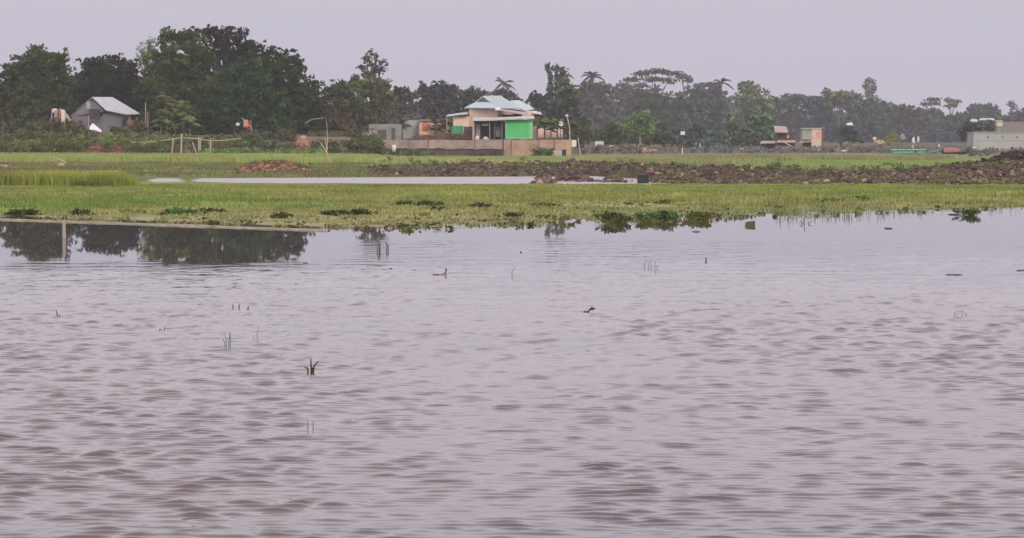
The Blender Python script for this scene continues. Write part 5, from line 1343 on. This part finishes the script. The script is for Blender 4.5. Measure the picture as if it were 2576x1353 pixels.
stems(145, 796, [[(0, 0), (-2, 10), (-4, 16)], [(0, 0), (6, 4), (8, 2)]], 'small dark stem near the left edge', (.10, .10, .09), r=.01)
stems(2418, 796, [[(-22, 0), (-16, 10), (-4, 15), (8, 11), (18, 2)], [(-14, 0), (-10, 8), (0, 10)], [(10, 0), (12, 8), (20, 0)], [(0, 0), (2, 10), (1, 20)]], 'ring shaped bent stems at the right', (.27, .25, .24), r=.005)
stems(408, 832, [[(-12, 0), (-6, 4), (0, 2)], [(6, 0), (6, 9)]], 'short bent twig left of the pale reed tuft', (.13, .12, .14), r=.01)
stems(780, 1078, [[(-6, 0), (-5, 14), (-8, 24)], [(6, 0), (8, 12), (8, 20)]], 'two faint stems in the near centre left water', (.24, .22, .25), r=.005)
stems(648, 850, [[(0, 0), (-1, 12), (4, 30)], [(-10, -1), (-10, 8)]], 'faint thin stem right of the pale reed tuft', (.25, .24, .27), r=.005)
stems(2025, 563, [[(0, 0), (-2, 10), (0, 20)], [(0, 4), (10, 3), (16, 5)], [(0, 0), (-10, 8), (-14, 2)]], 'tan twig sticking up right of the drifting block', (.24, .20, .15), r=.02)
stems(2250, 518, [[(0, 0), (0, 14)], [(14, 0), (14, 10)], [(34, 0), (33, 16)]], 'three upright stems near the right reeds', (.2, .2, .14), r=.014)

def debris(x, y, wpx, hpx, label, color=(.05, .05, .05), cat='driftwood', name='driftwood', stem=None):
    g = G(x, y); m = MPX(g[1]); t = thing(name, (g[0], g[1], 0), label, cat, 'bits floating on the open water')
    MB().lump((g[0], g[1], .05 * hpx * m), (wpx * m / 2, max(.05, wpx * m / 3), hpx * m * .5), 10, 6, .3, color, x * .1).build('body', SOIL, t)
    if stem:
        MB().tube([(g[0] + stem[0][0] * m, g[1], 0)] + [(g[0] + a_ * m, g[1], b_ * m) for a_, b_ in stem[1:]], .012, 5, color).build('twig', SOIL, t)
debris(1098, 692, 24, 5, 'dark floating stick end with an upright twig', (.06, .055, .06), stem=[(10, 0), (20, 3), (26, 14), (22, 17)])
debris(1116, 692, 16, 9, 'greyish blob beside the upright twig', (.20, .19, .18))
debris(1472, 787, 12, 9, 'dark rounded seed pod in the right centre water', (.05, .045, .02), 'seed pod', 'seed_pod', stem=[(4, 0), (10, 6), (16, 13), (24, 11)])
debris(1488, 779, 12, 6, 'small upper leaf of the floating sprig', (.11, .09, .07), 'leaf', 'leaf')
debris(1350, 856, 12, 5, 'small dark knob floating in the centre', (.10, .09, .11))
debris(1372, 856, 44, 2.5, 'thin floating stick right of the dark knob', (.13, .12, .14))
debris(1310, 635, 5, 6, 'tiny dark dot in the far centre water', (.05, .05, .06))
debris(983, 676, 7, 4, 'tiny dark speck left of centre', (.06, .06, .06))
debris(1042, 680, 12, 3, 'small flat speck right of the tiny one', (.10, .10, .10))
debris(2235, 575, 22, 5, 'flat dark leaf floating far right', (.07, .08, .07), 'leaf', 'leaf')
debris(1752, 583, 20, 5, 'flat grey leaf below the yellowish clump', (.12, .12, .13), 'leaf', 'leaf')
debris(2398, 540, 30, 5, 'dark flat stick left of the rounded green plant', (.05, .06, .05))
debris(2570, 682, 26, 7, 'dark green weed scrap at the right edge', (.08, .09, .05), 'pond weed', 'pond_weed')
debris(2402, 692, 46, 6, 'long dark stick floating near the right edge', (.13, .11, .14))
debris(2390, 1266, 40, 7, 'submerged olive weed lump near the lower right', (.20, .18, .11), 'pond weed', 'pond_weed')
debris(770, 662, 14, 3, 'thin dark speck below the dark reflection', (.10, .09, .09))
g = G(1886, 567); m = MPX(g[1])
t_ = thing('drifting_block', (g[0], g[1], 0), 'dark olive block floating alone right of the hyacinth', 'block')
mb = MB(); mb.slab([(g[0] - 12 * m, g[1], 0), (g[0] + 11 * m, g[1], -.02), (g[0] + 12 * m, g[1], 11 * m), (g[0] - 9 * m, g[1], 9 * m)], (.05, .3, 0)); mb.build('block_body', M('olive_block', (.10, .095, .05), .9, 4), t_)
MB().slab([(g[0] - 14 * m, g[1] - .02, 2 * m), (g[0] - 11.5 * m, g[1] - .02, 2 * m), (g[0] - 9.5 * m, g[1] - .02, 9 * m), (g[0] - 12 * m, g[1] - .02, 9 * m)], (0, .2, 0)).build('pale_edge', M('pale_edge', (.45, .42, .36), .8, 3), t_)

# ------------------------------------------------------------------ haze
m = bpy.data.materials.new('haze'); m.use_nodes = True; nt = m.node_tree
for n_ in list(nt.nodes): nt.nodes.remove(n_)
out = nt.nodes.new('ShaderNodeOutputMaterial'); pv = nt.nodes.new('ShaderNodeVolumePrincipled')
pv.inputs['Color'].default_value = (.93, .91, .97, 1); pv.inputs['Density'].default_value = .00025; pv.inputs['Anisotropy'].default_value = 0.0
nt.links.new(pv.outputs[0], out.inputs['Volume'])
o = MB().box(-3100, 3100, -450, 3100, -2, 26).build('haze', m); tag(o, 'thin pale evening haze over the whole view', 'haze', kind='stuff')

# ------------------------------------------------------------------ light
SE, SA = math.radians(24), math.radians(166)      # elevation, azimuth clockwise from +Y (view direction)
sd = Vector((math.sin(SA) * math.cos(SE), math.cos(SA) * math.cos(SE), math.sin(SE)))
L = bpy.data.lights.new('sun', 'SUN'); L.energy = 1.3; L.angle = math.radians(12); L.color = (1, .90, .78)
so = bpy.data.objects.new('sun', L); COL.objects.link(so); so.rotation_euler = sd.to_track_quat('Z', 'Y').to_euler()
w = bpy.data.worlds.new('World'); scene.world = w; w.use_nodes = True; nt = w.node_tree
bg = nt.nodes['Background']
sky = nt.nodes.new('ShaderNodeTexSky'); sky.sky_type = 'NISHITA'; sky.sun_disc = False; sky.sun_elevation = SE; sky.sun_rotation = SA
sky.air_density = 1.5; sky.dust_density = 4.0
tcw = nt.nodes.new('ShaderNodeTexCoord'); sp = nt.nodes.new('ShaderNodeSeparateXYZ'); nt.links.new(tcw.outputs['Generated'], sp.inputs[0])
up = ramp(nt, sp.outputs[2], .045, .20, (5.25, 5.0, 6.0), (10.0, 8.95, 9.8))
c = mixrgb(nt, 'MIX', .88, sky.outputs[0], up)
nt.links.new(c, bg.inputs[0]); bg.inputs[1].default_value = .1

cam = bpy.data.cameras.new('camera'); co = bpy.data.objects.new('camera', cam); COL.objects.link(co)
cam.sensor_width = 36; cam.lens = 36 * F / W0; cam.clip_start = .1; cam.clip_end = 8000
co.location = (0, 0, CAMH); co.rotation_euler = (math.pi / 2 - PITCH, 0, 0)
scene.camera = co
scene.view_settings.view_transform = 'Standard'; scene.view_settings.look = 'None'; scene.view_settings.exposure = .22; scene.view_settings.gamma = 1
scene.cycles.max_bounces = 6; scene.cycles.transparent_max_bounces = 4; scene.cycles.volume_bounces = 0
